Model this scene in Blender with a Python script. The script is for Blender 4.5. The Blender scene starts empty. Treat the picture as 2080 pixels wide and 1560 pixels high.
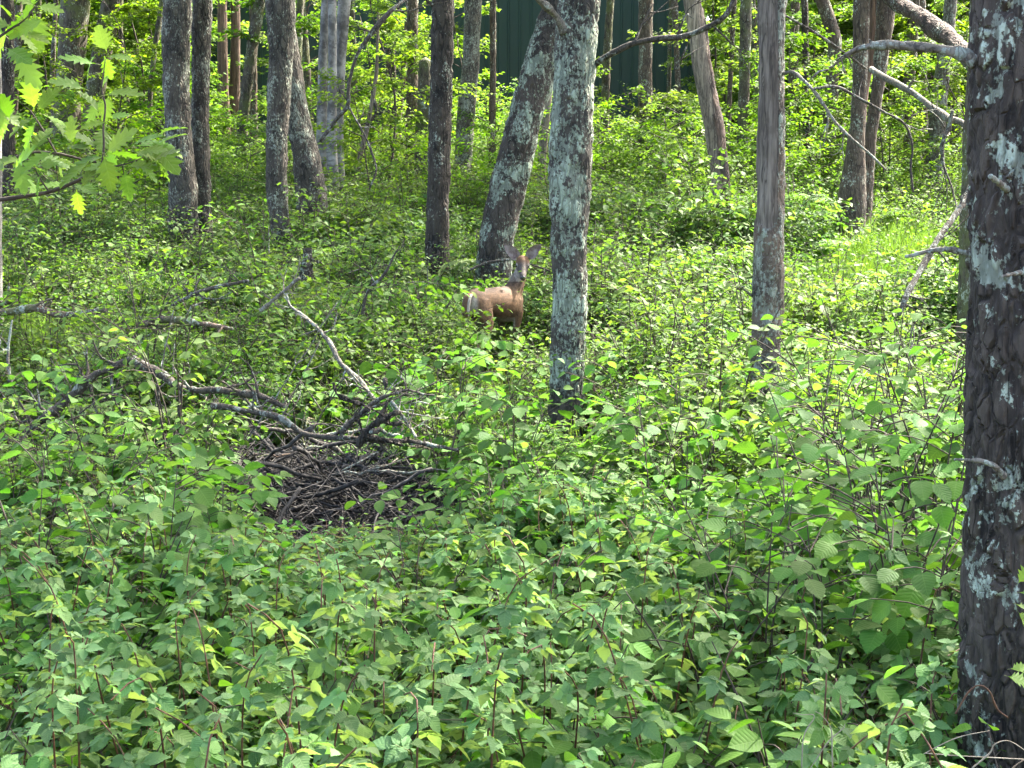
import bpy, math, random
import numpy as np
from mathutils import Vector, Matrix, Euler, Quaternion

PI = math.pi
SC = bpy.context.scene
COL = SC.collection
rng = np.random.default_rng(7)
random.seed(7)

# ------------------------------------------------------------------ camera
F = 2857.0                       # focal length in photo pixels (photo 2080 x 1560)
CAMZ = 1.7
PITCH = math.atan((780 - 400) / F)
cam_data = bpy.data.cameras.new("camera")
cam = bpy.data.objects.new("camera", cam_data)
COL.objects.link(cam)
cam.location = (0, 0, CAMZ)
cam.rotation_euler = (PI / 2 - PITCH, 0, 0)
cam_data.sensor_width = 36
cam_data.lens = 36 * F / 2080
cam_data.clip_start = 0.05
cam_data.clip_end = 2000
SC.camera = cam

# ------------------------------------------------------------------ sky and sun
SUN_AZ, SUN_EL = math.radians(44), math.radians(51)     # azimuth clockwise from +Y (away from the camera)
world = bpy.data.worlds.new("World")
SC.world = world
world.use_nodes = True
wn = world.node_tree
bg = wn.nodes["Background"]
sky = wn.nodes.new("ShaderNodeTexSky")
sky.sky_type = 'NISHITA'
sky.sun_disc = False
sky.sun_elevation = SUN_EL
sky.sun_rotation = SUN_AZ
sky.air_density = .75
sky.dust_density = 4.0
sky.ozone_density = .4
wn.links.new(sky.outputs[0], bg.inputs[0])
bg.inputs[1].default_value = 0.15
sun_data = bpy.data.lights.new("sun", 'SUN')
sun = bpy.data.objects.new("sun", sun_data)
COL.objects.link(sun)
sun_data.energy = 4.0
sun_data.angle = math.radians(0.6)
sun_data.color = (1.0, 0.95, 0.86)
SDIR = Vector((math.cos(SUN_EL) * math.sin(SUN_AZ), math.cos(SUN_EL) * math.cos(SUN_AZ), math.sin(SUN_EL)))
sun.rotation_euler = (-SDIR).to_track_quat('-Z', 'Y').to_euler()
sun.location = SDIR * 50
SC.view_settings.view_transform = 'Standard'
SC.view_settings.look = 'None'
SC.view_settings.gamma = 1.0
SC.view_settings.use_curve_mapping = False
SC.view_settings.exposure = 3.2
SC.cycles.max_bounces = 10
SC.cycles.diffuse_bounces = 5
SC.cycles.transmission_bounces = 6
SC.cycles.transparent_max_bounces = 8
SC.cycles.use_adaptive_sampling = True
SC.cycles.adaptive_threshold = 0.02
SC.cycles.caustics_reflective = False
SC.cycles.caustics_refractive = False

# ------------------------------------------------------------------ geometry helpers
FWD = np.array((0, math.cos(PITCH), -math.sin(PITCH)))
UPV = np.array((0, math.sin(PITCH), math.cos(PITCH)))
CAM = np.array((0, 0, CAMZ))


def P(px, py, d):
    """world point seen at photo pixel (px, py), at distance d along the ground axis"""
    v = np.array((1.0, 0, 0)) * ((px - 1040) / F) + UPV * (-(py - 780) / F) + FWD
    return CAM + v * (d / v[1])


def wid(p, w):
    """metres that w pixels span at the world point p"""
    return w / F * float((np.asarray(p) - CAM) @ FWD)


def project(p):
    q = np.asarray(p) - CAM
    z = q @ FWD
    return 1040 + F * q[0] / z, 780 - F * (q @ UPV) / z


_gd = np.array([-400, -20, 0, 3, 6, 8, 10.7, 14, 19, 24, 28, 33, 38, 50, 80, 400])
_gz = np.array([-.6, -.4, -.25, -.45, -.5, -.44, -.30, -.10, .65, 1.4, 1.95, 2.5, 2.9, 3.4, 4.0, 6.0])
_fd = np.linspace(-400, 400, 8001)
_fz = np.interp(_fd, _gd, _gz)
_k = np.hanning(25); _k /= _k.sum()
_fz = np.convolve(np.pad(_fz, 12, mode='edge'), _k, 'valid')


def G(x, y):
    x = np.asarray(x, float); y = np.asarray(y, float)
    z = np.interp(y, _fd, _fz)
    n = .06 * np.sin(x * .9 + y * .5) * np.sin(y * .7 - x * .3 + 1) + .035 * np.sin(x * 2.1 - y * 1.3) * np.sin(y * 2.3 + x * .8)
    return z + n * np.clip(np.abs(y) / 6, .3, 1.5)


def g1(x, y):
    return float(G(x, y))


def mesh_from(name, V, tris=None, quads=None, uv=None, mats=(), midx=None, smooth=True):
    """fast mesh: V (n,3), tris (m,3), quads (k,4); uv per vertex; midx per face (tris first)"""
    me = bpy.data.meshes.new(name)
    V = np.asarray(V, np.float32)
    T = np.zeros((0, 3), np.int32) if tris is None else np.asarray(tris, np.int32).reshape(-1, 3)
    Q = np.zeros((0, 4), np.int32) if quads is None else np.asarray(quads, np.int32).reshape(-1, 4)
    loops = np.concatenate([T.ravel(), Q.ravel()]).astype(np.int32)
    start = np.concatenate([np.arange(len(T)) * 3, len(T) * 3 + np.arange(len(Q)) * 4]).astype(np.int32)
    me.vertices.add(len(V)); me.vertices.foreach_set("co", V.ravel())
    me.loops.add(len(loops)); me.loops.foreach_set("vertex_index", loops)
    me.polygons.add(len(start)); me.polygons.foreach_set("loop_start", start)
    me.polygons.foreach_set("use_smooth", np.full(len(start), smooth))
    if midx is not None:
        me.polygons.foreach_set("material_index", np.asarray(midx, np.int32))
    if uv is not None:
        l = me.uv_layers.new(name="UVMap")
        l.data.foreach_set("uv", np.asarray(uv, np.float32)[loops].ravel())
    for m in mats:
        me.materials.append(m)
    me.update(calc_edges=True)
    return me


def add(name, me, parent=None, loc=None, rot=None, scl=None, mat=None):
    o = bpy.data.objects.new(name, me)
    COL.objects.link(o)
    if parent is not None:
        o.parent = parent
    if loc is not None:
        o.location = loc
    if rot is not None:
        o.rotation_euler = rot
    if scl is not None:
        o.scale = (scl, scl, scl) if np.isscalar(scl) else scl
    return o


def tag(o, label=None, cat=None, group=None, kind=None):
    if label: o["label"] = label
    if cat: o["category"] = cat
    if group: o["group"] = group
    if kind: o["kind"] = kind
    return o


def empty(name, loc, label, cat, group=None, rotz=0.0):
    o = bpy.data.objects.new(name, None)
    o.empty_display_size = .1
    COL.objects.link(o)
    o.location = loc
    o.rotation_euler = (0, 0, rotz)
    return tag(o, label, cat, group)


def norm(v):
    v = np.asarray(v, float)
    return v / np.maximum(np.linalg.norm(v, axis=-1, keepdims=True), 1e-9)


def spline(pts, n):
    """Catmull-Rom through rows of pts (any columns), n samples, even in arc length of the first three columns"""
    p = np.asarray(pts, float)
    if len(p) == 2:
        t = np.linspace(0, 1, n)[:, None]
        return p[0] * (1 - t) + p[1] * t
    q = np.vstack([2 * p[0] - p[1], p, 2 * p[-1] - p[-2]])
    out = []
    for i in range(1, len(q) - 2):
        t = np.linspace(0, 1, 24, endpoint=False)[:, None]
        a, b, c, d = q[i - 1], q[i], q[i + 1], q[i + 2]
        out.append(.5 * (2 * b + (c - a) * t + (2 * a - 5 * b + 4 * c - d) * t ** 2 + (3 * b - a - 3 * c + d) * t ** 3))
    out = np.vstack(out + [p[-1:]])
    s = np.concatenate([[0], np.cumsum(np.linalg.norm(np.diff(out[:, :3], axis=0), axis=1))])
    u = np.linspace(0, s[-1], n)
    return np.stack([np.interp(u, s, out[:, k]) for k in range(out.shape[1])], 1)


def tube(path, radii, segs=8, cap=True, rough=0.0, seed=0):
    """quads round a path (n,3) with radii (n,)"""
    path = np.asarray(path, float); radii = np.asarray(radii, float)
    n = len(path)
    tan = norm(np.gradient(path, axis=0))
    ref = np.array((1.0, 0, 0)) if abs(tan[0][0]) < .8 else np.array((0, 1.0, 0))
    u = norm(np.cross(tan[0], ref)); U = np.zeros((n, 3)); U[0] = u
    for i in range(1, n):
        u = U[i - 1] - tan[i] * (U[i - 1] @ tan[i])
        U[i] = u / max(np.linalg.norm(u), 1e-9)
    W = np.cross(tan, U)
    a = np.linspace(0, 2 * PI, segs, endpoint=False)
    rr = radii[:, None] * np.ones((1, segs))
    if rough:
        r2 = np.random.default_rng(seed)
        ph = r2.uniform(0, 6.28, 6)
        t = np.linspace(0, 1, n)[:, None] * n
        rr = rr * (1 + rough * (.5 * np.sin(2 * a[None] + ph[0] + t * .09) + .35 * np.sin(3 * a[None] + ph[1] - t * .13)
                                + .3 * np.sin(t * .45 + ph[2] + a[None]) + .25 * np.sin(5 * a[None] + ph[3] + t * .21)))
    V = path[:, None] + rr[..., None] * (np.cos(a)[None, :, None] * U[:, None] + np.sin(a)[None, :, None] * W[:, None])
    V = V.reshape(-1, 3)
    i = np.arange(n - 1)[:, None] * segs; j = np.arange(segs)[None]; k = (j + 1) % segs
    Q = np.stack([i + j, i + k, i + segs + k, i + segs + j], -1).reshape(-1, 4)
    T = np.zeros((0, 3), int)
    if cap:
        V = np.vstack([V, path[:1] - tan[:1] * radii[0] * .3, path[-1:] + tan[-1:] * radii[-1] * .6])
        b, e = n * segs, n * segs + 1
        jj = np.arange(segs); kk = (jj + 1) % segs
        T = np.vstack([np.stack([np.full(segs, b), kk, jj], 1),
                       np.stack([np.full(segs, e), (n - 1) * segs + jj, (n - 1) * segs + kk], 1)])
    return V, T, Q


class Geo:
    """collects tris, quads and uv of several pieces of ONE part"""
    def __init__(s):
        s.V, s.T, s.Q, s.UV, s.MT, s.MQ, s.n = [], [], [], [], [], [], 0

    def put(s, V, T=None, Q=None, uv=None, m=0):
        V = np.asarray(V, float)
        s.V.append(V)
        if T is not None and len(T):
            s.T.append(np.asarray(T) + s.n); s.MT.append(np.full(len(T), m))
        if Q is not None and len(Q):
            s.Q.append(np.asarray(Q) + s.n); s.MQ.append(np.full(len(Q), m))
        s.UV.append(np.zeros((len(V), 2)) if uv is None else np.asarray(uv))
        s.n += len(V)

    def tube(s, path, radii, segs=6, m=0, cap=False):
        V, T, Q = tube(path, radii, segs, cap)
        s.put(V, T, Q, None, m)

    def mesh(s, name, mats, smooth=True):
        T = np.vstack(s.T) if s.T else None
        Q = np.vstack(s.Q) if s.Q else None
        m = np.concatenate(s.MT + s.MQ)
        return mesh_from(name, np.vstack(s.V), T, Q, np.vstack(s.UV), mats, m, smooth)


# ------------------------------------------------------------------ leaf templates (base at 0, tip at +Y, face up +Z, length 1)
def strip_leaf(ym, w, droop=.12, fold=.25, yc=None, wave=0.0):
    ym = np.asarray(ym, float); w = np.asarray(w, float)
    yc = ym if yc is None else np.asarray(yc, float)
    n = len(ym)
    zc = -droop * yc ** 2
    zm = -droop * ym ** 2 + fold * w + wave * np.sin(np.arange(n) * 2.4)
    C = np.stack([np.zeros(n), yc, zc], 1); L = np.stack([-w, ym, zm], 1); R = np.stack([w, ym, zm], 1)
    V = np.vstack([C, L, R]); T = []
    for i in range(n - 1):
        for s, o in ((n, 1), (2 * n, -1)):
            a, b, c, d = i, i + 1, s + i, s + i + 1
            t1, t2 = (a, b, d), (a, d, c)
            for t in (t1, t2):
                q = V[list(t)]
                if np.linalg.norm(np.cross(q[1] - q[0], q[2] - q[0])) > 1e-6:
                    T.append(t if o > 0 else t[::-1])
    T = np.array(T)
    if np.cross(V[T[0][1]] - V[T[0][0]], V[T[0][2]] - V[T[0][0]])[2] < 0:
        T = T[:, ::-1]
    uv = np.stack([V[:, 0] + .5, V[:, 1]], 1)
    used = np.unique(T); remap = -np.ones(len(V), int); remap[used] = np.arange(len(used))
    return V[used], remap[T], uv[used]


LEAF_SIMPLE = strip_leaf([0, .25, .6, 1], [0, .24, .25, 0])
LEAF_LONG = strip_leaf([0, .3, .65, 1], [0, .17, .16, 0], .2)
LEAF_OVAL = strip_leaf([0, .12, .35, .62, .84, 1], [0, .18, .30, .28, .15, 0], .16, .22)
_y = np.array([0, .05, .13, .18, .27, .31, .41, .45, .56, .60, .70, .74, .85, 1])
_w = np.array([0, .14, .24, .23, .315, .28, .325, .275, .275, .215, .19, .125, .075, 0])
LEAF_SERR = strip_leaf(_y, _w, .17, .22, _y, .008)
# pointed red-oak leaf: sinus / tip pairs
_oy = np.array([0, .10, .16, .30, .30, .44, .45, .62, .60, .80, .78, .92, 1.0])
_oc = np.array([0, .08, .14, .20, .28, .34, .42, .50, .58, .66, .76, .88, 1.0])
_ow = np.array([0, .02, .06, .25, .15, .33, .17, .36, .16, .28, .12, .12, 0])
LEAF_OAK = strip_leaf(_oy, _ow, .22, .16, _oc, .02)
DEAD = strip_leaf([0, .25, .6, 1], [0, .26, .24, 0], -.25, .5)


def leaves(tmpl, pos, dirs, nor, size):
    V, T, UV = tmpl
    pos = np.asarray(pos, float); N = len(pos)
    y = norm(dirs); z = np.asarray(nor, float); z = norm(z - y * (z * y).sum(1, keepdims=True)); x = np.cross(y, z)
    size = np.broadcast_to(np.asarray(size, float), (N,))
    W = (V[None, :, 0, None] * x[:, None] + V[None, :, 1, None] * y[:, None] + V[None, :, 2, None] * z[:, None]) * size[:, None, None] + pos[:, None]
    Tn = T[None] + (np.arange(N) * len(V))[:, None, None]
    return W.reshape(-1, 3), Tn.reshape(-1, 3), np.tile(UV, (N, 1))


# ------------------------------------------------------------------ material helpers
class N:
    def __init__(s, name):
        s.m = bpy.data.materials.new(name); s.m.use_nodes = True
        s.t = s.m.node_tree; s.t.nodes.clear()
        s.out = s.t.nodes.new("ShaderNodeOutputMaterial")

    def n(s, kind, inp=None, **kw):
        nd = s.t.nodes.new("ShaderNode" + kind)
        for k, v in kw.items():
            setattr(nd, k, v)
        for k, v in (inp or {}).items():
            s.set(nd.inputs[k], v)
        return nd

    def set(s, sock, v):
        if isinstance(v, bpy.types.NodeSocket):
            s.t.links.new(v, sock)
        elif isinstance(v, tuple) and len(v) == 3 and sock.type == 'RGBA':
            sock.default_value = (*v, 1)
        else:
            sock.default_value = v

    def math(s, op, a, b=0.0, c=None, clamp=False):
        nd = s.n("Math", operation=op, use_clamp=clamp)
        s.set(nd.inputs[0], a); s.set(nd.inputs[1], b)
        if c is not None: s.set(nd.inputs[2], c)
        return nd.outputs[0]

    def mix(s, f, a, b):
        nd = s.n("Mix", data_type='RGBA')
        s.set(nd.inputs[0], f); s.set(nd.inputs[6], a); s.set(nd.inputs[7], b)
        return nd.outputs[2]

    def step(s, v, lo, hi, a=0.0, b=1.0):
        nd = s.n("MapRange", interpolation_type='SMOOTHSTEP')
        s.set(nd.inputs[0], v); s.set(nd.inputs[1], lo); s.set(nd.inputs[2], hi); s.set(nd.inputs[3], a); s.set(nd.inputs[4], b)
        return nd.outputs[0]

    def noise(s, vec, scale, detail=3.0, rough=.55, dist=0.0):
        nd = s.n("TexNoise", {"Vector": vec, "Scale": scale, "Detail": detail, "Roughness": rough, "Distortion": dist})
        return nd.outputs[0]

    def mapping(s, vec, scale, loc=(0, 0, 0)):
        nd = s.n("Mapping"); s.set(nd.inputs[0], vec); nd.inputs[3].default_value = scale; nd.inputs[1].default_value = loc
        return nd.outputs[0]

    def end(s, surf):
        s.t.links.new(surf, s.out.inputs[0])
        return s.m


def leaf_mat(name, a, b, trans=.42, veins=False, under=None, rough=.45, spec=.35, tint=(1.3, 1.5, .5), old=None):
    k = N(name)
    geo = k.n("NewGeometry"); ob = k.n("ObjectInfo")
    rnd = geo.outputs["Random Per Island"]
    c = k.mix(rnd, a, b)
    hs = k.n("HueSaturation")
    k.set(hs.inputs["Hue"], k.math('MULTIPLY_ADD', ob.outputs["Random"], .035, .477))
    k.set(hs.inputs["Saturation"], k.math('MULTIPLY_ADD', k.math('FRACT', k.math('MULTIPLY', ob.outputs["Random"], 17.3)), .22, .86))
    k.set(hs.inputs["Value"], k.math('MULTIPLY_ADD', k.math('FRACT', k.math('MULTIPLY', ob.outputs["Random"], 7.7)), .65, .66))
    k.set(hs.inputs["Color"], c)
    c = hs.outputs[0]
    if old:
        sel = k.step(k.math('FRACT', k.math('MULTIPLY', rnd, 37.7)), .985, .99)
        c = k.mix(sel, c, old)
    bump = None
    if veins:
        uv = k.n("UVMap", uv_map="UVMap").outputs[0]
        sp = k.n("SeparateXYZ"); k.set(sp.inputs[0], uv)
        au = k.math('ABSOLUTE', k.math('SUBTRACT', sp.outputs[0], .5))
        ph = k.math('FRACT', k.math('MULTIPLY', k.math('SUBTRACT', sp.outputs[1], k.math('MULTIPLY', au, .75)), 8.0))
        sv = k.math('ABSOLUTE', k.math('SUBTRACT', ph, .5))
        side = k.step(sv, .0, .16, 1.0, 0.0)
        mid = k.step(au, .004, .022, 1.0, 0.0)
        v = k.math('MAXIMUM', k.math('MULTIPLY', side, .8), mid)
        c = k.mix(k.math('MULTIPLY', v, .17), c, (.22, .32, .10))
        bp = k.n("Bump", {"Strength": .30, "Distance": .003})
        k.set(bp.inputs["Height"], k.math('SUBTRACT', k.math('MULTIPLY', sv, 1.6), v))
        bump = bp.outputs[0]
    if under:
        c = k.mix(k.math('MULTIPLY', geo.outputs["Backfacing"], .75), c, under)
    pr = k.n("BsdfPrincipled", {"Base Color": c, "Roughness": rough, "Specular IOR Level": spec})
    tl = k.n("BsdfTranslucent")
    vm = k.n("VectorMath", operation='MULTIPLY'); k.set(vm.inputs[0], c); vm.inputs[1].default_value = tint
    k.set(tl.inputs[0], vm.outputs[0])
    if bump is not None:
        k.set(pr.inputs["Normal"], bump)
    mx = k.n("MixShader", {0: trans, 1: pr.outputs[0], 2: tl.outputs[0]})
    return k.end(mx.outputs[0])


def bark_mat(name, ridge, furrow, lichen=(.34, .37, .28), lam=.0, scale=14.0, stretch=.16, disp=.012, moss=0.0, lz=None,
             mossc=(.09, .10, .035), sharp=.18, crusta=1.0, bare=False, vmix=.5, vlift=.06, warm=(.20, .13, .085), lscale=3.2, clean=None):
    """fissured bark; lam = share under crusty lichen; lz=(lo,hi): lichen only between these heights above the base"""
    k = N(name)
    oc = k.n("TexCoord").outputs["Object"]
    big = k.noise(oc, 2.2, 2)
    wv = k.n("TexNoise", {"Vector": k.mapping(oc, (1, 1, .5)), "Scale": 6.0, "Detail": 2.0}).outputs[1]
    add_ = k.n("VectorMath", operation='MULTIPLY_ADD'); k.set(add_.inputs[0], wv); add_.inputs[1].default_value = (.035, .035, .10); k.set(add_.inputs[2], oc)
    mp = k.mapping(add_.outputs[0], (1, 1, stretch))
    vo = k.n("TexVoronoi", {"Vector": mp, "Scale": scale}, feature='DISTANCE_TO_EDGE').outputs[0]
    vc = k.n("TexVoronoi", {"Vector": mp, "Scale": scale}, feature='F1')
    rg = k.noise(k.mapping(add_.outputs[0], (1, 1, stretch * .8)), scale * .62, 2.5, .5)
    rl = k.math('ABSOLUTE', k.math('SUBTRACT', rg, .5))
    rn = k.noise(k.mapping(oc, (1, 1, .5)), scale * .35, 2, .5)
    h = k.math('MULTIPLY', k.step(k.math('MULTIPLY_ADD', rn, .10, k.math('SUBTRACT', rl, .05)), .0, .095), k.step(k.math('ADD', vo, k.math('MULTIPLY_ADD', rn, vmix, -.5 * vmix + vlift)), 0.0, sharp))
    fine = k.noise(k.mapping(oc, (1, 1, .35)), 70, 4, .65)
    mid = k.noise(k.mapping(oc, (1, 1, .4)), 22, 4, .6)
    tone = k.math('MULTIPLY', k.math('MULTIPLY_ADD', h, .92, .08), k.math('MULTIPLY_ADD', mid, 1.6, -.05), clamp=True)
    col = k.mix(tone, furrow, ridge)
    col = k.mix(k.math('MULTIPLY', k.step(big, .42, .7), .55), col, warm)
    cellv = k.n("SeparateColor"); k.set(cellv.inputs[0], vc.outputs[1])
    col = k.mix(k.math('MULTIPLY', cellv.outputs[0], .35), col, tuple(x * 1.5 for x in ridge))
    col = k.mix(k.step(fine, .52, .72, 0, .35), col, tuple(x * 1.7 for x in ridge))
    height = k.math('ADD', k.math('MULTIPLY', h, .85), k.math('ADD', k.math('MULTIPLY', fine, .55), k.math('MULTIPLY', mid, .4)))
    height = k.math('ADD', height, k.math('MULTIPLY', cellv.outputs[1], .3))
    if moss:
        mm = k.math('MULTIPLY', k.step(k.noise(oc, 3.5, 5, .6), .62 - .3 * moss, .72 - .2 * moss), .8)
        col = k.mix(mm, col, mossc)
    if lam:
        thr = .66 - .30 * lam
        blotw = k.noise(oc, lscale * .3, 2, .5)
        blot = k.noise(oc, lscale, 6, .62, .6)
        crust = k.noise(k.mapping(oc, (1, 1, .75)), 40, 3, .7)
        lm = k.math('MULTIPLY', k.step(k.math('ADD', k.math('MULTIPLY_ADD', blotw, .5, k.math('SUBTRACT', blot, .25)), k.math('MULTIPLY_ADD', crust, crusta, -.5 * crusta)), thr, thr + .06), k.math('MULTIPLY_ADD', h, .6, .4))
        sp = k.n("SeparateXYZ"); k.set(sp.inputs[0], oc)
        if lz:
            lm = k.math('MULTIPLY', lm, k.math('MULTIPLY', k.step(sp.outputs[2], lz[0] - .25, lz[0] + .1), k.step(sp.outputs[2], lz[1] - .2, lz[1] + .3, 1.0, 0.0)))
        lcol = k.mix(k.noise(oc, 26, 4, .7), tuple(x * .58 for x in lichen), tuple(min(1, x * 1.3) for x in lichen))
        col = k.mix(k.math('MULTIPLY', lm, .9), col, lcol)
        height = k.math('ADD', height, k.math('MULTIPLY', lm, k.math('MULTIPLY_ADD', crust, .5, -.1)))
    if bare:
        at = k.n("Attribute", attribute_name="bare").outputs["Fac"]
        grain = k.noise(k.mapping(oc, (1, 1, .08)), 60, 5, .65, .3)
        g2 = k.noise(k.mapping(oc, (1, 1, .12)), 9, 4, .6)
        gr2 = k.noise(k.mapping(oc, (1, 1, .07)), 26, 3, .6, .4)
        wc = k.mix(k.step(k.math('ADD', k.math('MULTIPLY', grain, .5), k.math('MULTIPLY', gr2, .5)), .36, .64), tuple(x * .28 for x in clean), tuple(x * 1.45 for x in clean))
        ck = k.math('ABSOLUTE', k.math('SUBTRACT', k.noise(k.mapping(oc, (1, 1, .06)), 19, 3, .6, .3), .5))
        wc = k.mix(k.step(ck, .0, .03, .85, 0), wc, (.012, .010, .008))
        kn = k.noise(oc, 5, 5, .7)
        wc = k.mix(k.step(kn, .55, .68, 0, .6), wc, tuple(x * .45 for x in clean))
        wc = k.mix(k.step(g2, .35, .7, .5, 0), wc, (.10, .075, .06))
        bm = k.step(k.math('ADD', at, k.math('MULTIPLY_ADD', mid, .5, -.25)), .42, .56)
        col = k.mix(bm, col, wc)
        hb = k.math('ADD', k.math('MULTIPLY_ADD', grain, .5, -.75), k.step(ck, .0, .03, -.5, 0))
        height = k.math('ADD', k.math('MULTIPLY', height, k.math('SUBTRACT', 1.0, bm)), k.math('MULTIPLY', hb, bm))
    pr = k.n("BsdfPrincipled", {"Base Color": col, "Roughness": .85, "Specular IOR Level": .25})
    dp = k.n("Displacement", {"Height": height, "Midlevel": .7, "Scale": disp})
    k.t.links.new(dp.outputs[0], k.out.inputs[2])
    k.m.displacement_method = 'BOTH'
    return k.end(pr.outputs[0])


def simple_mat(name, a, b, scale=20, rough=.8, stretch=1.0, bump=.3, spec=.25, rand=.3):
    k = N(name)
    oc = k.n("TexCoord").outputs["Object"]
    nz = k.noise(k.mapping(oc, (1, 1, stretch)), scale, 4, .6)
    col = k.mix(k.step(nz, .3, .7), a, b)
    hs = k.n("HueSaturation"); k.set(hs.inputs["Color"], col)
    k.set(hs.inputs["Value"], k.math('MULTIPLY_ADD', k.n("ObjectInfo").outputs["Random"], rand, 1 - rand / 2))
    bp = k.n("Bump", {"Strength": bump, "Distance": .01}); k.set(bp.inputs["Height"], nz)
    pr = k.n("BsdfPrincipled", {"Base Color": hs.outputs[0], "Roughness": rough, "Specular IOR Level": spec, "Normal": bp.outputs[0]})
    return k.end(pr.outputs[0])


M = {}
M['raspberry'] = leaf_mat("raspberry_leaf", (.078, .172, .048), (.126, .232, .074), .40, True, (.21, .28, .13), .58, .18, tint=(1.4, 1.5, .5), old=(.15, .21, .04))
M['young'] = leaf_mat('young_raspberry_leaf', (.095, .195, .052), (.14, .24, .078), .38, True, None, .55, .18, tint=(1.25, 1.45, .6))
M['hazel'] = leaf_mat("hazel_leaf", (.050, .130, .022), (.085, .180, .035), .46, True, None, .58, .13)
M['oak'] = leaf_mat("oak_leaf", (.10, .195, .028), (.15, .245, .042), .60, True, None, .5, .25)
M['under'] = leaf_mat("undergrowth_leaf", (.070, .135, .024), (.125, .200, .044), .46, False, None, .6, .15, old=(.17, .21, .04))
M['pale'] = leaf_mat('pale_herb_leaf', (.085, .16, .035), (.13, .215, .055), .46, False, None, .6, .15)
M['sap'] = leaf_mat("sapling_leaf", (.078, .155, .016), (.130, .205, .026), .54, False, None, .6, .15)
M['crown'] = leaf_mat("crown_leaf", (.05, .105, .02), (.085, .15, .03), .45, False, None, .5, .3)
M['grass'] = leaf_mat("grass_blade", (.09, .17, .03), (.16, .24, .05), .40, False, None, .5, .3)
M['dead'] = simple_mat("dead_leaf", (.08, .05, .027), (.17, .11, .065), 30, .8)
M['cane'] = simple_mat("red_cane", (.075, .034, .018), (.13, .06, .03), 40, .6)
M['greenstem'] = simple_mat("green_stem", (.10, .14, .04), (.16, .16, .06), 40, .6)
M['stem'] = simple_mat("brown_stem", (.035, .026, .018), (.075, .056, .04), 40, .8)
M['twig'] = simple_mat("dead_twig", (.009, .008, .0075), (.062, .055, .047), 30, .85, 1, .5, .25, 1.0)
M['paletwig'] = simple_mat("pale_dead_stem", (.17, .13, .085), (.28, .24, .18), 30, .8)

M['oakbark'] = bark_mat("oak_bark", (0.0721, 0.0627, 0.0454), (.005, .0045, .004), lam=.34, scale=21, stretch=.36, disp=.016, warm=(.075, .058, .045), lichen=(.26, .28, .21))
M['oaklichen'] = bark_mat("oak_bark_lichen", (0.1060, 0.0902, 0.0672), (.008, .007, .006), lam=.56, scale=28, stretch=.36, disp=.011, lz=(.4, 30), warm=(.085, .065, .05), lichen=(.27, .29, .22))
M['darkbark'] = bark_mat("dark_bark", (0.0530, 0.0431, 0.0302), (.003, .0025, .002), lam=0.12, scale=20, stretch=.34, disp=.018, warm=(.065, .05, .038))
M['lichenbark'] = bark_mat("crusty_lichen_bark", (0.0657, 0.0568, 0.0412), (.005, .004, .004), lam=.66, scale=27, stretch=.36, disp=.012, lz=(.62, 30), crusta=.75, lichen=(.29, .335, .24), lscale=2.8, warm=(.07, .057, .045))
M['leanbark'] = bark_mat("patchy_lichen_bark", (0.0594, 0.0470, 0.0336), (.005, .004, .0035), lam=.52, scale=22, stretch=.36, disp=.014, crusta=.6, lichen=(.28, .325, .235), lscale=3.4, warm=(.065, .05, .04))
M['mossbark'] = bark_mat("mossy_bark", (.085, .072, .05), (.012, .009, .006), lam=.2, scale=24, stretch=.3, disp=.01, moss=.6, warm=(.08, .058, .04))
M['farbark'] = bark_mat("brown_bark", (0.1007, 0.0764, 0.0504), (.014, .010, .008), lam=.25, scale=24, stretch=.3, disp=.01, warm=(.09, .065, .045))
M['cedar'] = bark_mat("stringy_cedar_bark", (.15, .10, .07), (.03, .02, .013), lam=.0, scale=22, stretch=.05, disp=.008, warm=(.12, .075, .05))
M['pinebark'] = bark_mat("pine_plate_bark", (0.0657, 0.0510, 0.0370), (.0025, .002, .0018), lam=.30, scale=23, stretch=.36, disp=.016, sharp=.10,
                         vmix=.35, vlift=.0, crusta=.55, lichen=(.38, .43, .33), lscale=6.0, warm=(.055, .043, .037))
M['snag'] = bark_mat("weathered_snag", (0.0901, 0.0764, 0.0571), (.008, .007, .006), lam=.52, scale=32, stretch=.4, disp=.009, bare=True, clean=(.155, .128, .10), lichen=(.24, .26, .20), lscale=5)
M['peeled'] = bark_mat("peeled_snag", (.065, .05, .04), (.008, .006, .005), lam=.0, scale=16, disp=.012, bare=True, clean=(.26, .21, .145), stretch=.36)
M['redlog'] = bark_mat('red_log_bark', (.085, .062, .048), (.010, .008, .006), lam=.12, scale=16, stretch=1, disp=.02, warm=(.095, .066, .048))
M['log'] = bark_mat('rotten_log_bark', (.07, .055, .042), (.012, .009, .007), lam=.2, scale=26, stretch=1, disp=.006, moss=.5)
M['limb'] = bark_mat("limb_bark", (0.0689, 0.0559, 0.0403), (.008, .007, .006), lam=.30, scale=45, stretch=1, disp=.0025, lichen=(.22, .235, .19), lscale=9, warm=(.05, .04, .032))
M['limbpale'] = bark_mat("pale_limb_bark", (0.1590, 0.1372, 0.1025), (.03, .026, .022), lam=.42, scale=45, stretch=1, disp=.0025, lichen=(.26, .29, .235), lscale=8, warm=(.12, .10, .08))


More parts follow.
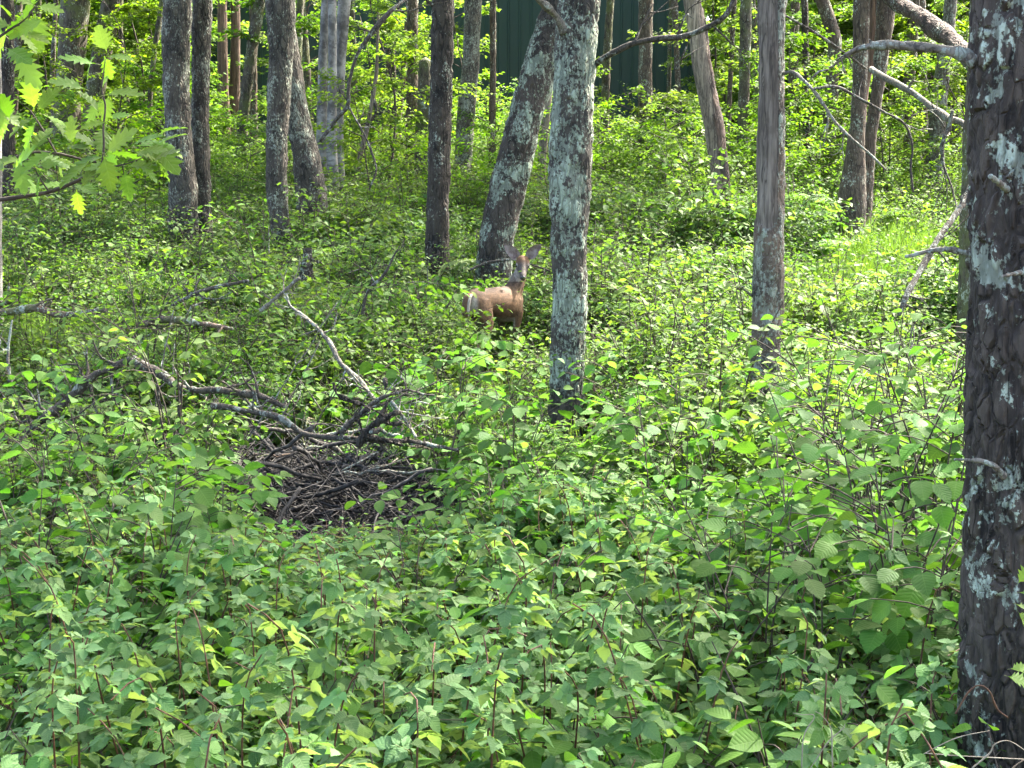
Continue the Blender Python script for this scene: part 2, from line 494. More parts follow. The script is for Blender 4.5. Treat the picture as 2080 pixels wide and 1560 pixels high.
def birch_mat():
    k = N("birch_bark")
    oc = k.n("TexCoord").outputs["Object"]
    band = k.noise(k.mapping(oc, (1.5, 1.5, 14)), 3.0, 4, .6)
    big = k.noise(k.mapping(oc, (1, 1, .8)), 4.5, 4, .6)
    col = k.mix(k.step(big, .38, .66), (.06, .052, .042), (.27, .25, .215))
    col = k.mix(k.step(k.noise(oc, 9, 5, .65), .56, .64, 0, .8), col, (.05, .042, .035))
    col = k.mix(k.step(band, .60, .66), col, (.07, .055, .045))
    bp = k.n("Bump", {"Strength": .5, "Distance": .01}); k.set(bp.inputs["Height"], band)
    pr = k.n("BsdfPrincipled", {"Base Color": col, "Roughness": .7, "Normal": bp.outputs[0]})
    return k.end(pr.outputs[0])


M['birch'] = birch_mat()


def ground_mat():
    k = N("forest_floor")
    oc = k.n("TexCoord").outputs["Object"]
    a = k.noise(oc, 6, 6, .65); b = k.noise(oc, 38, 4, .7)
    vo = k.n("TexVoronoi", {"Vector": oc, "Scale": 16.0}, feature='F1')
    col = k.mix(k.step(b, .35, .65), (.022, .016, .010), (.07, .05, .03))
    col = k.mix(k.step(vo.outputs[0], .1, .5, .5, 0), col, (.10, .068, .04))
    col = k.mix(k.step(a, .52, .64, 0, .75), col, (.045, .075, .02))
    bp = k.n("Bump", {"Strength": .8, "Distance": .04}); k.set(bp.inputs["Height"], b)
    pr = k.n("BsdfPrincipled", {"Base Color": col, "Roughness": .95, "Specular IOR Level": .1, "Normal": bp.outputs[0]})
    return k.end(pr.outputs[0])


M['ground'] = ground_mat()

# ================================================================== SETTING: forest floor
_gx = np.concatenate([[-400, -200, -100, -60], np.arange(-40, -14, 1.0), np.arange(-14, 14.01, .25), np.arange(15, 41, 1.0), [60, 100, 200, 400]])
_gy = np.concatenate([[-60, -30, -15, -8, -4], np.arange(-2, 26, .25), np.arange(26, 60, 1.0), [60, 70, 80, 100, 140, 200, 300, 400]])
GX, GY = np.meshgrid(_gx, _gy)
GZ = G(GX, GY)
nx, ny = len(_gx), len(_gy)
_i = np.arange(ny - 1)[:, None] * nx + np.arange(nx - 1)[None]
gq = np.stack([_i, _i + 1, _i + nx + 1, _i + nx], -1).reshape(-1, 4)
ground = add("ground", mesh_from("ground", np.stack([GX, GY, GZ], -1).reshape(-1, 3), None, gq, None, [M['ground']]))
tag(ground, kind="structure")


def on_ground(px, d):
    x = P(px, 600, d)[0]
    return np.array((x, d, g1(x, d)))


# ================================================================== far green metal barn
def ribbed_panel(w, h, mat):
    g = Geo()
    xs, ys = [0.0], [0.0]
    nr = 3
    for i in range(nr):
        c = w * (i + .5) / nr
        xs += [c - .035, c - .02, c + .02, c + .035]; ys += [0, -.022, -.022, 0]
    xs.append(w + .012); ys.append(-.004)
    xs = np.array(xs); ys = np.array(ys); n = len(xs)
    V = np.concatenate([np.stack([xs, ys, np.zeros(n)], 1), np.stack([xs, ys, np.full(n, h)], 1),
                        np.stack([xs, ys + .03, np.zeros(n)], 1), np.stack([xs, ys + .03, np.full(n, h)], 1)])
    i = np.arange(n - 1)
    Q = np.concatenate([np.stack([i, i + 1, n + i + 1, n + i], 1), np.stack([2 * n + i + 1, 2 * n + i, 3 * n + i, 3 * n + i + 1], 1)])
    Q = np.vstack([Q, [[0, n, 3 * n, 2 * n], [2 * n - 1, n - 1, 3 * n - 1, 4 * n - 1]]])
    g.put(V, None, Q)
    return g.mesh("wall_panel", [mat], False)


def box(g, lo, hi, m=0):
    lo = np.array(lo, float); hi = np.array(hi, float)
    V = np.array([[(lo, hi)[i][0], (lo, hi)[j][1], (lo, hi)[k][2]] for i in (0, 1) for j in (0, 1) for k in (0, 1)])
    g.put(V, None, [[0, 1, 3, 2], [4, 6, 7, 5], [0, 4, 5, 1], [2, 3, 7, 6], [0, 2, 6, 4], [1, 5, 7, 3]], None, m)


M['barn'] = simple_mat("green_sheet_metal", (.003, .022, .011), (.004, .028, .014), 3, .45, .2, .03, .5, .08)
M['roof'] = simple_mat("dark_roof_metal", (.05, .055, .055), (.07, .075, .075), 3, .4, .2, .03, .5, .1)
BD = 39.0
bx0, bx1 = P(385, 200, BD)[0], P(1408, 200, BD)[0]
bz = g1((bx0 + bx1) / 2, BD) - .3
barn = empty("barn", (bx0, BD, bz), "long dark green metal barn with ribbed walls behind the trees", "barn")
npan = 15
pw = (bx1 - bx0) / npan
pm = ribbed_panel(pw, 6.0, M['barn'])
for i in range(npan):
    add("wall_panel", pm, barn, (i * pw, 0, 0))
for s, xx in ((-1, 0.0), (1, bx1 - bx0)):
    g = Geo(); box(g, (xx - .04 if s < 0 else xx - .06, -.035, -.02), (xx + .06 if s < 0 else xx + .04, .1, 6.03))
    add("corner_trim", g.mesh("corner_trim", [M['barn']], False), barn)
    ge = ribbed_panel(8.0, 6.0, M['barn'])
    o = add("end_wall", ge, barn, (xx + (.0 if s < 0 else .0), 0.1 if s > 0 else 8.1, 0), (0, 0, PI / 2 if s > 0 else -PI / 2))
g = Geo()
L = bx1 - bx0
g.put([(-.4, -.5, 5.95), (L + .4, -.5, 5.95), (L + .4, 4.0, 8.2), (-.4, 4.0, 8.2), (-.4, 8.6, 5.95), (L + .4, 8.6, 5.95),
       (-.4, -.5, 6.07), (L + .4, -.5, 6.07), (L + .4, 4.0, 8.32), (-.4, 4.0, 8.32), (-.4, 8.6, 6.07), (L + .4, 8.6, 6.07)],
      None, [[1, 0, 3, 2], [2, 3, 4, 5], [6, 7, 8, 9], [9, 8, 11, 10], [0, 1, 7, 6], [5, 4, 10, 11], [0, 6, 9, 3], [3, 9, 10, 4], [7, 1, 2, 8], [8, 2, 5, 11]])
add("roof", g.mesh("roof", [M['roof']], False), barn)


# ================================================================== shared crowns
def crown_variant(seed, R=3.0, H=5.0, n=4600, size=.14):
    r = np.random.default_rng(seed)
    lim = Geo(); pos, dr, nor = [], [], []
    nb = 16
    for b in range(nb):
        z0 = -H * .45 + H * .8 * b / nb
        a = b * 2.4 + r.uniform(-.4, .4)
        ln = R * (1 - .45 * abs(b / nb - .35)) * r.uniform(.75, 1.1)
        e = np.array((math.cos(a) * ln, math.sin(a) * ln, z0 + ln * r.uniform(.15, .55)))
        m = e * .5 + np.array((0, 0, z0 * .5 + ln * .12))
        pth = spline([(0, 0, z0), m, e], 9)
        lim.tube(pth, np.linspace(.055, .012, 9), 5)
        k = n // nb
        t = r.uniform(.25, 1.0, k) ** .7
        base = np.stack([np.interp(t, np.linspace(0, 1, 9), pth[:, i]) for i in range(3)], 1)
        cl = r.normal(0, 1, (6, 3)) * np.array((.8, .8, .35))
        off = cl[r.integers(0, 6, k)] + r.normal(0, .21, (k, 3)) * np.array((1, 1, .45))
        p = base + off
        pos.append(p); dr.append(np.stack([r.normal(0, 1, k), r.normal(0, 1, k), r.normal(-.3, .35, k)], 1))
        nor.append(np.stack([r.normal(0, .45, k), r.normal(0, .45, k), np.ones(k)], 1))
    pos = np.vstack(pos)
    V, T, UV = leaves(LEAF_SIMPLE, pos, np.vstack(dr), np.vstack(nor), r.uniform(.7, 1.25, len(pos)) * size)
    return mesh_from("crown", V, T, None, UV, [M['crown']]), lim.mesh("limbs", [M['farbark']])


CROWNS = [crown_variant(50 + i) for i in range(3)]


# ================================================================== trees
def resample_trunk(pts, near_n, far_n, ztop_vis):
    s = spline(pts, 400)
    vis = s[s[:, 2] <= ztop_vis]; up = s[s[:, 2] > ztop_vis]
    a = spline(vis[::max(1, len(vis) // 60)], near_n) if len(vis) > 4 else s[:0]
    if len(up) > 3:
        b = spline(up[::max(1, len(up) // 20)], far_n)
        return np.vstack([a, b]) if len(a) else b
    return a


def tree(name, label, d, pts, mat, height=11.0, crown=None, flare=1.42, ring=None, segs=None, bare=None, group=None, rough=.075,
         cat="tree", seed=1, lean=.5, broken=False):
    """pts: (px, py, width px[, depth offset]) from the top of the picture down to the visible foot"""
    W = []
    for q in pts:
        p = P(q[0], q[1], d + (q[3] if len(q) > 3 else 0)); W.append((*p, wid(p, q[2]) / 2))
    W = np.array(W[::-1])                               # foot first
    foot = W[0]
    gz = g1(foot[0], foot[1])
    dirn = W[0] - W[1]
    t = max(0.0, (foot[2] - gz) / max(.2, -dirn[2]))
    bx = foot[0] + dirn[0] * min(t, 1.2) * .6
    by = foot[1] + dirn[1] * min(t, 1.2) * .6
    gz = g1(bx, by)
    base = np.array((bx, by, gz))
    pre = [np.array((bx, by, gz - .25, foot[3] * flare * 1.4)), np.array((bx, by, gz + .02, foot[3] * flare))]
    if foot[2] - gz > .45:
        pre.append(np.array((bx * .6 + foot[0] * .4, by * .6 + foot[1] * .4, gz + .30, foot[3] * (1 + (flare - 1) * .22))))
    elif foot[2] - gz < .1:
        W = W[1:]
    rows = pre + list(W)
    top = W[-1]
    if not broken:
        dv = W[-1] - W[-2]; dv = dv / max(.05, abs(dv[2]))
        Hh = gz + height
        k = 6
        p = top.copy()
        for i in range(k):
            stp = (Hh - top[2]) / k
            f = lean ** (i + .6)
            p = p + np.array((dv[0] * stp * f, dv[1] * stp * f, stp, 0)); p[3] = top[3] * (1 - .72 * (i + 1) / k)
            rows.append(p.copy())
    rows = np.array(rows)
    zt = P(1040, -40, d)[2] + .3
    r0 = float(np.median(W[:, 3]))
    ring = ring or max(.02, d * .0022)
    segs = segs or int(np.clip(2 * PI * r0 / ring, 14, 96))
    zb = rows[0][2]
    nn = int(np.clip((min(zt, rows[:, 2].max()) - zb) / ring, 12, 330))
    s = resample_trunk(rows, nn, 12, zt)
    V, T, Q = tube(s[:, :3] - base, s[:, 3], segs, True, rough, seed)
    me = mesh_from("trunk", V, T, Q, None, [M[mat]])
    if bare is not None:
        at = me.attributes.new("bare", 'FLOAT', 'POINT')
        wv = V + base
        at.data.foreach_set("value", np.asarray(bare(wv, V), np.float32))
    root = empty(name, base, label, cat, group)
    tr = add("trunk", me, root)
    if crown:
        kk, sc = crown
        c = s[-1, :3] - base
        cm, lm = CROWNS[kk]
        rz = (d * 1.7 + pts[0][0] * .01) % 6.28
        o = add("crown", cm, root, (c[0], c[1], c[2] - .5), (0, 0, rz), sc); o["kind"] = "stuff"
        add("bough", lm, root, (c[0], c[1], c[2] - .5), (0, 0, rz), sc)
    root["_d"] = d
    return root, base


def limb(root, base, d, pts, mat, name="branch", segs=8, n=40, wob=.0, seed=3, kids=()):
    """a limb as a part of a tree: pts (px, py, width px, depth)"""
    r = np.random.default_rng(seed)
    W = []
    for q in pts:
        dd = q[3] if len(q) > 3 else d
        p = P(q[0], q[1], dd); W.append((*p, wid(p, q[2]) / 2))
    s = spline(np.array(W), n)
    if wob:
        nz = np.cumsum(r.normal(0, 1, (n, 3)), 0); nz -= np.linspace(0, 1, n)[:, None] * nz[-1]
        s[:, :3] += nz * wob * s[:, 3:4]
    b = np.zeros(3) if root is None else base
    g = Geo()
    tt_ = np.linspace(0, 1, n); L_ = max(4, int(n / 7))
    rad = s[:, 3] * (1 + .10 * np.sin(tt_ * 23 + seed) + np.interp(tt_, np.linspace(0, 1, L_), r.normal(0, .15, L_)))
    g.tube(s[:, :3] - b, rad, segs, 0, True)
    me = g.mesh(name, [M[mat]])
    o = add(name, me, root)
    for kid in kids:                                    # small side twigs
        i = int(kid[0] * (n - 1)); v = np.array(kid[1:4]); p0 = s[i, :3] - b
        ln = np.linalg.norm(v)
        mid = p0 + v * .5 + r.normal(0, .08 * ln, 3)
        pp = spline(np.array([p0, mid, p0 + v]), 8)
        gk = Geo(); gk.tube(pp, np.linspace(max(.003, s[i, 3] * .45), .002, 8), 5, 0, True)
        for q_ in (.45, .75):
            v2 = np.array((v[0] * .3 + r.normal(0, .35 * ln), v[1] * .3 + r.normal(0, .2 * ln), v[2] * .3 + r.normal(0, .3 * ln)))
            c0 = p0 + v * q_ + (mid - p0 - v * .5) * .7
            gk.tube(spline(np.array([c0, c0 + v2 * .5 + r.normal(0, .05 * ln, 3), c0 + v2]), 6), np.linspace(max(.0025, s[i, 3] * .25), .0015, 6), 4, 0, True)
        add("twig", gk.mesh("twig", [M[mat]]), o)
    return o, s


BARE_SNAG = lambda w, v: np.interp(np.arctan2(v[:, 0] - np.interp(v[:, 2], *SNAGX), -(v[:, 1])), [-3.2, -2.6, -1.2, .35, .55, 1.3, 3.2], [0, .3, 1, 1, 0, 0, 0]) * np.interp(w[:, 2], [1.35, 1.62, 2.75, 2.95, 4], [0, 1, 1, .65, .4])
LANDS = [(10, "the left border"), (140, "the mossy maple"), (370, "the stout oak pair"), (566, "the lichen banded oak"), (675, "the birch clump"), (775, "the crooked sapling"), (893, "the straight dark oak"),
         (1010, "the deer"), (1155, "the lichen covered oak"), (1310, "the barn side trunk"), (1450, "the pale stripped snag"), (1562, "the grey snag"), (1740, "the double trunk"), (1860, "the hanging branches"), (1985, "the big pine")]


def where(px, mid="behind", tol=32):
    k = min(LANDS, key=lambda q: abs(q[0] - px)); dx = px - k[0]
    return "%s %s" % (mid if abs(dx) < tol else "left of" if dx < 0 else "right of", k[1])


TREES = {}


def T(key, *a, **k):
    TREES[key] = tree(*a, **k); return TREES[key]


OAKS = "oak trunks in the middle distance"
# --- left side
T('edge', "birch_tree", "pale sunlit birch trunk cut off by the left border of the picture", 14.0, [(-14, 0, 30), (-12, 300, 30), (-12, 540, 32)], 'birch', crown=(0, .9), height=10)
T('l1', "oak_tree", "dark grey oak trunk standing just inside the left border behind the oak leaves", 22.0, [(14, 60, 27), (14, 260, 29), (16, 460, 30)], 'darkbark', crown=(1, 1), height=12)
T('l2', "maple_tree", "thick dark mossy maple trunk behind the foreground oak leaves", 28.0, [(152, 0, 58), (146, 100, 56), (138, 200, 52), (140, 300, 60)], 'mossbark', crown=(2, 1.1), height=12)
T('l3', "maple_tree", "leaning maple trunk whose top tilts right, beside the thick mossy maple", 29.5, [(228, 0, 42), (206, 110, 40), (192, 210, 40), (196, 310, 42)], 'mossbark', height=10, lean=.3, crown=(1, 1.1))
T('a', "oak_tree", "stout furrowed oak trunk, the thicker one of the close pair on the left", 19.0, [(360, 0, 54), (358, 150, 51), (364, 300, 53), (372, 390, 58), (374, 490, 58)], 'oakbark', crown=(0, 1.05), height=12)
T('b', "oak_tree", "slimmer grey oak trunk pressed against the stout one on the left", 19.4, [(411, 0, 36), (407, 200, 34), (408, 330, 36), (411, 480, 42)], 'oakbark', height=11.5)
T('c1', "cedar_tree", "reddish stringy cedar trunk with dead foliage in front of the barn", 33.0, [(451, 0, 20), (452, 120, 21), (455, 225, 24)], 'cedar', height=9)
T('c2', "cedar_tree", "reddish stringy cedar trunk close to the right of the cedar with dead foliage", 33.3, [(478, 0, 19), (478, 120, 20), (476, 225, 24)], 'cedar', height=9)
T('sl', "maple_tree", "slender greenish trunk bending right towards its top, in front of the barn", 27.0, [(528, -10, 24), (510, 110, 23), (496, 220, 22), (489, 330, 22)], 'mossbark', height=9, lean=.3, crown=(2, 1.0))
T('sl2', "maple_tree", "thin dark straight trunk half hidden behind the slender greenish one", 30.0, [(514, 100, 15), (515, 200, 15), (516, 300, 16)], 'farbark', height=8)
T('d', "oak_tree", "oak trunk with pale lichen bands and a dark foot before the left leaning oak", 18.0, [(569, -10, 58), (571, 100, 46), (564, 250, 44), (562, 380, 42), (573, 470, 38), (576, 500, 38)], 'oakbark', crown=(1, 1.0), height=12)
T('e', "oak_tree", "dark oak trunk leaning left out of the ground behind the lichen banded oak", 19.0, [(575, 20, 34), (592, 130, 38), (607, 250, 48), (625, 340, 58), (640, 460, 64)], 'oakbark', height=10, crown=(2, .9), lean=.6)
BIR = "birch stems of one clump"
T('b1', "birch_tree", "slim white birch stem with dark marks, foremost of the birch clump", 23.5, [(675, 0, 17), (675, 150, 19), (674, 280, 21), (676, 345, 23)], 'birch', height=10, crown=(0, .8))
T('b2', "birch_tree", "greyish birch stem leaning right at the right side of the birch clump", 23.8, [(700, -10, 26), (692, 120, 22), (689, 250, 18), (690, 345, 20)], 'birch', height=10)
T('b3', "birch_tree", "shaded grey birch stem at the left side of the birch clump", 24.2, [(662, 0, 18), (656, 120, 19), (654, 240, 22), (656, 345, 24)], 'birch', height=9)
# --- centre
sap, sapb = T('sapx', "dead_sapling", "thin crooked sapling with pale peeling bark right of the birch clump", 25.0, [(768, 40, 9), (766, 110, 10), (763, 160, 12), (746, 260, 13), (728, 330, 14)], 'peeled', height=6, cat="sapling", bare=lambda w, v: np.where(v[:, 0] > -.02, .9, .3), flare=1.05)
limb(sap, sapb, 25, [(747, 255, 8), (764, 225, 7), (756, 190, 6), (762, 165, 5)], 'limb')
T('m1', "maple_tree", "grey far trunk just left of the broken mossy stump", 28.0, [(838, 0, 22), (838, 150, 23), (835, 310, 25)], 'farbark', height=9, crown=(1, 1.0))
T('m2', "tree_stump", "tall broken mossy stump half behind the straight dark oak", 26.0, [(864, 122, 29), (863, 200, 30), (858, 330, 32)], 'mossbark', broken=True, cat="tree stump")
h_, hb = T('h', "oak_tree", "straight dark furrowed oak trunk in the middle, sunlit along its right edge", 17.0, [(899, 0, 41), (897, 150, 43), (893, 300, 45), (889, 430, 44)], 'darkbark', crown=(1, .95), height=12)
T('m3', "maple_tree", "lichen speckled trunk veiled by leaves right of the straight dark oak", 26.0, [(962, -10, 34), (957, 100, 35), (948, 220, 35), (940, 335, 33)], 'oaklichen', height=9.5, crown=(0, 1.0))
le, leb = T('lean', "oak_tree", "big leaning oak with mint lichen patches right behind the deer", 16.5, [(1140, -25, 56), (1122, 60, 66), (1099, 135, 72), (1068, 235, 68), (1043, 336, 69), (1014, 460, 71), (1005, 520, 72)], 'leanbark', height=10, crown=(2, .9), lean=.6, ring=.022)
ma, mab = T('main', "oak_tree", "tall upright oak covered in pale crusty lichen directly right of the deer", 10.7,
            [(1175, -15, 80), (1170, 100, 80), (1165, 168, 82), (1159, 336, 82), (1156, 480, 75), (1158, 580, 66), (1155, 668, 66), (1151, 780, 68), (1147, 900, 74)], 'lichenbark', height=11, ring=.016, crown=(0, 1.0))
T('dm', "dead_sapling", "reddish dead stem between the leaning oak and the lichen covered oak", 24.0, [(1118, 150, 17), (1113, 210, 18), (1104, 290, 20), (1101, 330, 21)], 'peeled', height=6, cat="sapling", bare=lambda w, v: np.full(len(v), .75))
# --- right
T('r0', "maple_tree", "dark brown trunk against the right part of the barn", 27.0, [(1312, 0, 30), (1311, 110, 28), (1310, 230, 28)], 'farbark', height=9, crown=(1, 1.0))
T('peel', "dead_tree", "leaning snag stripped to pale wood on its left and dark bark on its right", 20.0, [(1402, -20, 38), (1412, 40, 39), (1428, 150, 42), (1449, 262, 43), (1463, 375, 38)], 'peeled', height=7,
  bare=lambda w, v: np.where(v[:, 0] - np.interp(v[:, 2], [0, 4], [.02, -.42]) < -.005, 1.0, .1) * np.interp(w[:, 2], [1.35, 1.8, 4], [0, 1, 1]), cat="tree", broken=False)
T('r1', "maple_tree", "slim greenish trunk between the pale stripped snag and the grey snag", 24.0, [(1517, -10, 24), (1512, 150, 22), (1507, 330, 21)], 'mossbark', height=9.5, crown=(2, 1.0))
sn, snb = None, None
_sp = [(1567, -15, 55), (1566, 80, 54), (1565, 150, 54), (1564, 300, 57), (1563, 430, 59), (1562, 500, 60), (1560, 610, 59), (1554, 760, 58), (1550, 880, 61)]
_sw = [P(q[0], q[1], 10.5) for q in _sp][::-1]
_sx0 = _sw[0][0]
_sz0 = g1(_sx0, 10.5)
SNAGX = ([p[2] - _sz0 for p in _sw], [p[0] - _sx0 for p in _sw])
sn, snb = T('snag', "dead_tree", "grey weathered snag with bare wood above and lichen bark below, left of the pine", 10.5, _sp, 'snag', height=6.5, ring=.016, bare=BARE_SNAG, flare=1.1)
T('far1', "maple_tree", "thin far trunk seen through branches right of the grey snag", 30.0, [(1616, 0, 18), (1612, 110, 18), (1610, 240, 18)], 'farbark', height=9)
T('dk', "maple_tree", "dark leaning trunk with knotted top behind the dead branches", 26.0, [(1668, -10, 26), (1694, 75, 28), (1692, 130, 26), (1687, 225, 26), (1684, 300, 26)], 'farbark', height=9, crown=(0, 1.0))
T('tw1', "elm_tree", "left stem of the double trunk with a broad dark foot in the clearing", 20.0, [(1750, 0, 31), (1746, 190, 30), (1738, 300, 36), (1731, 400, 54)], 'farbark', height=11, crown=(1, 1.0))
T('tw2', "elm_tree", "right stem of the double trunk, slanting towards the right as it rises", 20.4, [(1802, -10, 38), (1787, 150, 27), (1768, 280, 25), (1755, 400, 34)], 'farbark', height=10, lean=.6)
T('tw3', "elm_tree", "reddish bare stem wedged inside the double trunk", 20.7, [(1776, -10, 16), (1770, 110, 15), (1757, 190, 12), (1749, 300, 12)], 'cedar', height=6)
T('f2', "maple_tree", "far pale trunk right of the double trunk", 27.0, [(1856, 90, 15), (1850, 170, 15), (1845, 245, 15)], 'farbark', height=9)
T('f3', "maple_tree", "far forked trunk half hidden by the fallen trunk near the pine", 25.0, [(1928, 40, 26), (1914, 150, 30), (1905, 230, 32), (1900, 310, 34)], 'oaklichen', height=10)
T('bp', "oak_tree", "greenish trunk peeping out from behind the left edge of the big pine", 12.5, [(1992, -10, 40), (1982, 220, 40), (1973, 420, 42), (1970, 560, 44)], 'mossbark', height=11, crown=(1, .95))
T('out', "oak_tree", "oak trunk standing outside the right edge of the picture", 9.2, [(2790, 0, 90), (2785, 500, 95), (2780, 1000, 100)], 'farbark', height=10, crown=(0, 1.0))  # unseen tree added so its crown shades the raspberry thicket
pi_, pib = T('pine', "pine_tree", "big dark plated pine trunk with lichen flecks at the right border", 4.2, [(2096, -20, 222), (2092, 250, 226), (2090, 600, 228), (2086, 1000, 236), (2083, 1300, 244), (2082, 1500, 252)], 'pinebark', height=11, ring=.0095, segs=100, crown=(2, .85), rough=.02, flare=1.05)

# more thin trunks of the far wood
rf_ = np.random.default_rng(33)
for ppx in (30, 75, 108, 262, 300, 322, 605, 628, 722, 800, 812, 1000, 1195, 1228, 1358, 1382, 1478, 1536, 1640, 1660, 1722, 1828, 1880, 1945):
    d_ = rf_.uniform(26, 36); w_ = rf_.uniform(8, 17); ln_ = rf_.normal(0, 16)
    tree("thin_tree", "%s far trunk %s, %s" % ("thin" if w_ < 12 else "slim", "leaning right" if ln_ > 9 else "leaning left" if ln_ < -9 else "standing straight", where(ppx)), d_,
         [(ppx + ln_, -10, w_), (ppx + ln_ * .5 + rf_.normal(0, 3), 130, w_), (ppx + rf_.normal(0, 2), 250, w_ * 1.05), (ppx, 330, w_ * 1.15)], ['farbark', 'mossbark', 'darkbark'][rf_.integers(0, 3)], height=rf_.uniform(7, 9), group="thin trunks of the far wood", segs=10, seed=int(ppx))

# limbs that belong to trees
limb(h_, hb, 17, [(884, 14, 10, 17), (868, 2, 8, 16.9), (850, -25, 7, 16.7), (830, -40, 6, 16.4)], 'limb')
limb(ma, mab, 10.7, [(1204, 134, 17, 10.7), (1235, 112, 15, 10.6), (1280, 91, 13, 10.5), (1330, 80, 12, 10.4), (1385, 75, 11, 10.3), (1440, 55, 10, 10.2), (1478, 26, 9, 10.1), (1500, -30, 8, 10.1)], 'limb', wob=.04,
     kids=[(.3, .15, .1, .3), (.55, .2, -.1, .25), (.75, .25, .1, -.2), (.62, -.1, .1, -.25)])
limb(ma, mab, 10.7, [(1146, 60, 22, 10.6), (1125, 28, 18, 10.5), (1098, 2, 16, 10.4), (1070, -30, 14, 10.3)], 'limbpale')
limb(pi_, pib, 4.2, [(1985, 128, 26, 4.20), (1958, 112, 25, 4.22), (1915, 100, 21, 4.25), (1850, 94, 18, 4.3), (1790, 92, 16, 4.35), (1745, 99, 12, 4.4), (1716, 116, 7, 4.44)], 'limbpale', "dead_branch", wob=.03, seed=5, segs=10,
     kids=[(.72, -.02, .02, .015), (.9, -.05, .03, -.03), (.98, -.06, .05, -.05)])
limb(pi_, pib, 4.2, [(1990, 521, 14, 4.20), (1962, 514, 12, 4.2), (1925, 509, 10, 4.2), (1885, 512, 7, 4.22), (1840, 521, 4, 4.25)], 'limbpale', "dead_branch", wob=.08, seed=6)
limb(pi_, pib, 4.2, [(2040, 968, 13, 4.04), (2020, 946, 11, 4.02), (1995, 936, 10, 4.02), (1965, 934, 7, 4.05), (1940, 933, 5, 4.1)], 'limbpale', "dead_branch", wob=.05, seed=7)
limb(pi_, pib, 4.2, [(2045, 385, 17, 4.06), (2028, 370, 13, 3.99), (2012, 358, 9, 3.95)], 'limbpale', "dead_branch", seed=8, n=16)
limb(pi_, pib, 4.2, [(2080, 552, 9, 4.06), (2058, 556, 8, 3.99), (2034, 562, 4, 3.95)], 'limbpale', "dead_branch", seed=9, n=16)
limb(sn, snb, 10.5, [(1592, 150, 8, 10.45), (1615, 148, 7, 10.3), (1655, 182, 7, 10.1), (1690, 236, 6, 10.0), (1727, 278, 5, 9.9), (1765, 310, 4, 9.9), (1800, 345, 3, 9.9)], 'limbpale', "dead_branch", wob=.1, seed=11,
     kids=[(.5, .0, .05, -.25), (.68, .03, .1, -.2)])
limb(sn, snb, 10.5, [(1654, 180, 5, 10.1), (1700, 177, 5, 10.1), (1750, 202, 5, 10.1), (1805, 232, 5, 10.1), (1838, 252, 5, 10.1), (1854, 295, 6, 10.1), (1850, 340, 5, 10.1), (1855, 390, 4, 10.1)], 'limb', "dead_branch", wob=.1, seed=12,
     kids=[(.3, .05, .05, .2), (.5, .3, .1, -.12), (.6, .25, .0, .1)])
limb(sn, snb, 10.5, [(1594, 32, 5, 10.5), (1640, 58, 5, 10.6), (1690, 90, 4, 10.8), (1760, 140, 3, 11)], 'limb', "dead_branch", wob=.1, seed=13)
limb(sn, snb, 10.5, [(1526, 600, 5, 10.5), (1508, 585, 4, 10.3), (1512, 582, 3, 10.2)], 'limbpale', "dead_branch", n=10)

# broken trunks lodged in the double trunk
def log(name, label, cat, pts, mat, segs=10, n=60, wob=.05, seed=1, group=None, kids=(), extra=3, thin=1.0):
    rk = np.random.default_rng(seed + 900)
    w0 = wid(P(pts[1][0], pts[1][1], pts[1][3]), 1.0)
    kids = list(kids) + [(rk.uniform(.1, .95), rk.normal(0, .12), rk.normal(0, .06), rk.uniform(-.10, .2)) for _ in range(extra)]
    pts = [(p[0], p[1], p[2] * thin, p[3]) for p in pts]
    o, s = limb(None, None, 10, pts, mat, name, segs, n, wob, seed, kids)
    b = Vector(s[0, :3])
    for q in (o, *o.children): q.data.transform(Matrix.Translation(-b))
    o.location = b
    return tag(o, label, cat, group)


log("fallen_tree", "thick reddish broken trunk hung up diagonally beside the top of the pine", "fallen tree",
    [(1795, -30, 34, 20), (1825, 8, 35, 19.6), (1868, 34, 33, 19.0), (1900, 60, 36, 18.6), (1925, 76, 30, 18.3), (1971, 128, 31, 17.6), (2040, 215, 30, 16.5), (2200, 520, 28, 14.5)], 'redlog', 14, 90, .03, 21)
log("fallen_branch", "thinner grey broken bough sloping down below the thick hung up trunk", "fallen branch",
    [(1770, 140, 14, 19.5), (1800, 158, 15, 19), (1850, 188, 15, 18.6), (1895, 222, 14, 18.3), (1925, 242, 13, 18), (1975, 275, 12, 17.6), (2080, 470, 12, 16.6)], 'limbpale', 10, 60, .04, 22)
g_ = [(.2, -.3, -.1, .6), (.35, .4, 0, .4), (.5, .1, .1, -.7), (.6, -.2, 0, -.6), (.72, .15, -.1, -.8)]
log("hanging_branch", "dark twisted dead branch hanging below the lodged bough by the pine", "dead branch",
    [(1935, 225, 6, 17.8), (1928, 260, 7, 17.8), (1918, 290, 8, 17.7), (1915, 320, 7, 17.7), (1922, 350, 5, 17.6), (1935, 385, 3, 17.5), (1945, 430, 3, 17.3)], 'limb', 6, 40, .2, 23, None, g_)
log("fallen_log", "dark log lying on the slope behind the foreground oak leaves", "log", [(240, 236, 14, 30), (300, 243, 17, 29.5), (345, 250, 15, 29)], 'log', 10, 20, .05, 24)
log("leaning_pole", "grey dead pole leaning against the trunk behind the big pine", "dead branch",
    [(1975, 370, 9, 12.0), (1956, 412, 11, 11.9), (1900, 495, 12, 11.6), (1878, 534, 13, 11.5), (1845, 592, 12, 11.3), (1826, 640, 11, 11.2)], 'limb', 8, 50, .05, 25, None, [(.55, .15, 0, -.16), (.5, .22, .05, .12)])
